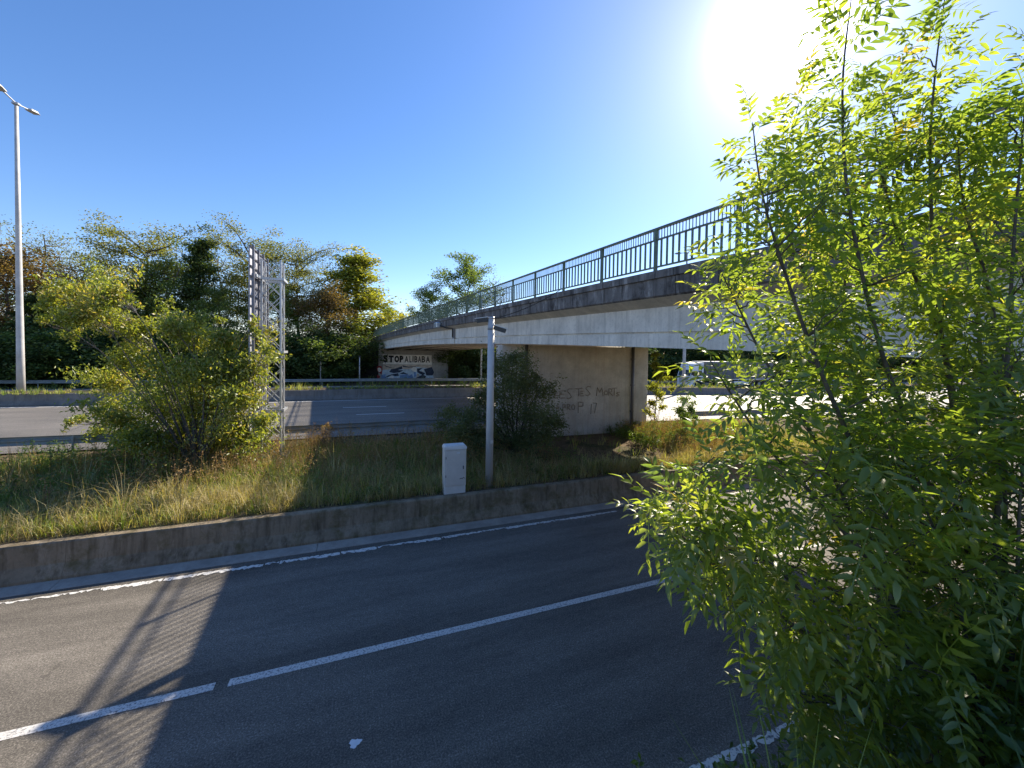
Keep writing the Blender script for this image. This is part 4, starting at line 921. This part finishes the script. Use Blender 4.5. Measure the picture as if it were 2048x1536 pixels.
def leaves_on(b, pts, spacing, start, size, tinted):
    """opposite leaf pairs along a twig"""
    seg = np.linalg.norm(np.diff(pts, axis=0), axis=1); cum = np.concatenate([[0], np.cumsum(seg)]); L = cum[-1]; s = start; k = 0
    while s < L:
        i = min(len(seg)-1, np.searchsorted(cum, s)-1); i = max(i, 0); f = (s-cum[i])/(seg[i]+1e-9); p = pts[i]*(1-f)+pts[i+1]*f; t = unit(pts[i+1]-pts[i])
        a0 = k*math.pi/2+rg.normal(0, .35)
        ref = np.array([1., 0, 0]) if abs(t[0]) < .8 else np.array([0, 1., 0]); e1 = unit(np.cross(t, ref)); e2 = np.cross(t, e1)
        for h in (0, 1):
            a = a0+h*math.pi; o = e1*math.cos(a)+e2*math.sin(a); d = unit(o*1.0+t*rg.uniform(.35, .9)+np.array([0, 0, rg.uniform(-.35, .25)]))
            LP.append((p, d, size*rg.uniform(.55, 1.25), rg.integers(0, len(LT)), tinted+rg.normal(0, .16)))
        s += spacing*rg.uniform(.7, 1.3); k += 1
    LP.append((pts[-1], unit(pts[-1]-pts[-2]), size*.8, rg.integers(0, len(LT)), tinted))
tw = MB()
for si, st in enumerate(STEMS):
    Q = spline([at(s[0], s[1], max(2.05, s[2]*DS)) for s in st], 60); Q[0] = base+np.array([(si % 5-2)*.12, (si//5-1)*.15, -.1]); Q[1:8] = Q[0]+(Q[8]-Q[0])*np.linspace(0, 1, 9)[1:8, None]
    L = np.linalg.norm(np.diff(Q, axis=0), axis=1).sum(); r0 = .006+.0022*L; fr = np.linspace(0, 1, 60)
    sb = MB(); sb.tube(Q, r0*(1-fr)**.9+.0022, 6, False); o = sb.build('stem', 'bark_ash', ash, True)
    top = Q[int(60*.76):]; leaves_on(tw, top, .05, .03, .95, .55+.1*rg.normal())
    for k in range(int(L*6.9)):
        f = rg.uniform(.10, .86)**.85; i = int(f*58); p = Q[i]; t = unit(Q[i+1]-Q[i]); az = rg.uniform(0, 2*np.pi)
        d = unit(np.array([math.cos(az), math.sin(az), 0])*1.0+t*rg.uniform(.3, .9)); sy_ = proj(p)[1]; ln = rg.uniform(.2, .62)*(1.12-.7*f)*np.interp(sy_, [0, 220, 450], [.32, .65, 1.0])
        if rg.random() > np.interp(sy_, [0, 200, 420, 620], [.34, .45, .8, 1.0]): continue
        g = np.linspace(0, 1, 7)[:, None]; tp = p+d*ln*g+np.array([0, 0, 1.])*ln*(.22*g*g-.10*g)+rg.normal(0, .012, (7, 3))*g
        tx, ty, tzz = proj(tp[-1])
        if tzz < 1.15: continue
        if tx < np.interp(ty, OUTY, OUTX)+25: continue
        tw.tube(tp, np.linspace(.0065, .002, 7), 4, False); leaves_on(tw, tp, .085, .10, 1.0, .45+.16*rg.normal())
tag(tw.build('twigs', 'bark_ash', ash, True), kind='stuff')
P = np.array([q[0] for q in LP]); D = np.array([q[1] for q in LP]); S = np.array([q[2] for q in LP]); K = np.array([q[3] for q in LP]); T = np.clip(np.array([q[4] for q in LP]), 0, 1)
tx, ty, tzz = proj(P+D*S[:, None]*.25); bound = np.interp(ty, OUTY, OUTX)
ok = (tzz > 1.05) & (tx > bound-45)
P, D, S, K, T = P[ok], D[ok], S[ok], K[ok], T[ok]
up_ = np.array([0, 0, 1.])+rg.normal(0, .28, (len(P), 3)); Y = unit(np.cross(up_, D)); Zx = np.cross(D, Y)
px, py, pz = proj(P+D*S[:, None]*.12); vis = (px > 0) & (px < 2048) & (py > 0) & (py < 1536)
order = np.argsort(np.where(vis, pz/S, 1e9)); single = set(order[:290].tolist())
print('ash leaves', len(P))
Vs, Fs, Ts = [], [], []; off = 0
for k in range(len(LT)):
    idx = np.array([i for i in np.where(K == k)[0] if i not in single])
    if not len(idx): continue
    V0, F0 = LT[k]; M = np.stack([D[idx], Y[idx], Zx[idx]], 2)*S[idx][:, None, None]
    W_ = np.einsum('nij,vj->nvi', M, V0)+P[idx][:, None, :]; n_ = len(idx); nv = len(V0)
    Vs.append(W_.reshape(-1, 3)); Fs.append((F0[None]+(np.arange(n_)*nv)[:, None, None]+off).reshape(-1, 3)); Ts.append(np.repeat(T[idx], nv)); off += n_*nv
me = mesh_np('crown', np.concatenate(Vs), np.concatenate(Fs), np.concatenate(Ts)); me.materials.append(MATS['leaf_ash'])
tag(link('crown', me, None, ash), kind='stuff')
bl = Vector(base)
for i in sorted(single):
    o = bpy.data.objects.new('leaf', LM[K[i]]); COL.objects.link(o); o.parent = ash
    M = Matrix((D[i]*S[i], Y[i]*S[i], Zx[i]*S[i])).transposed().to_4x4(); M.translation = Vector(P[i])-bl; o.matrix_local = M
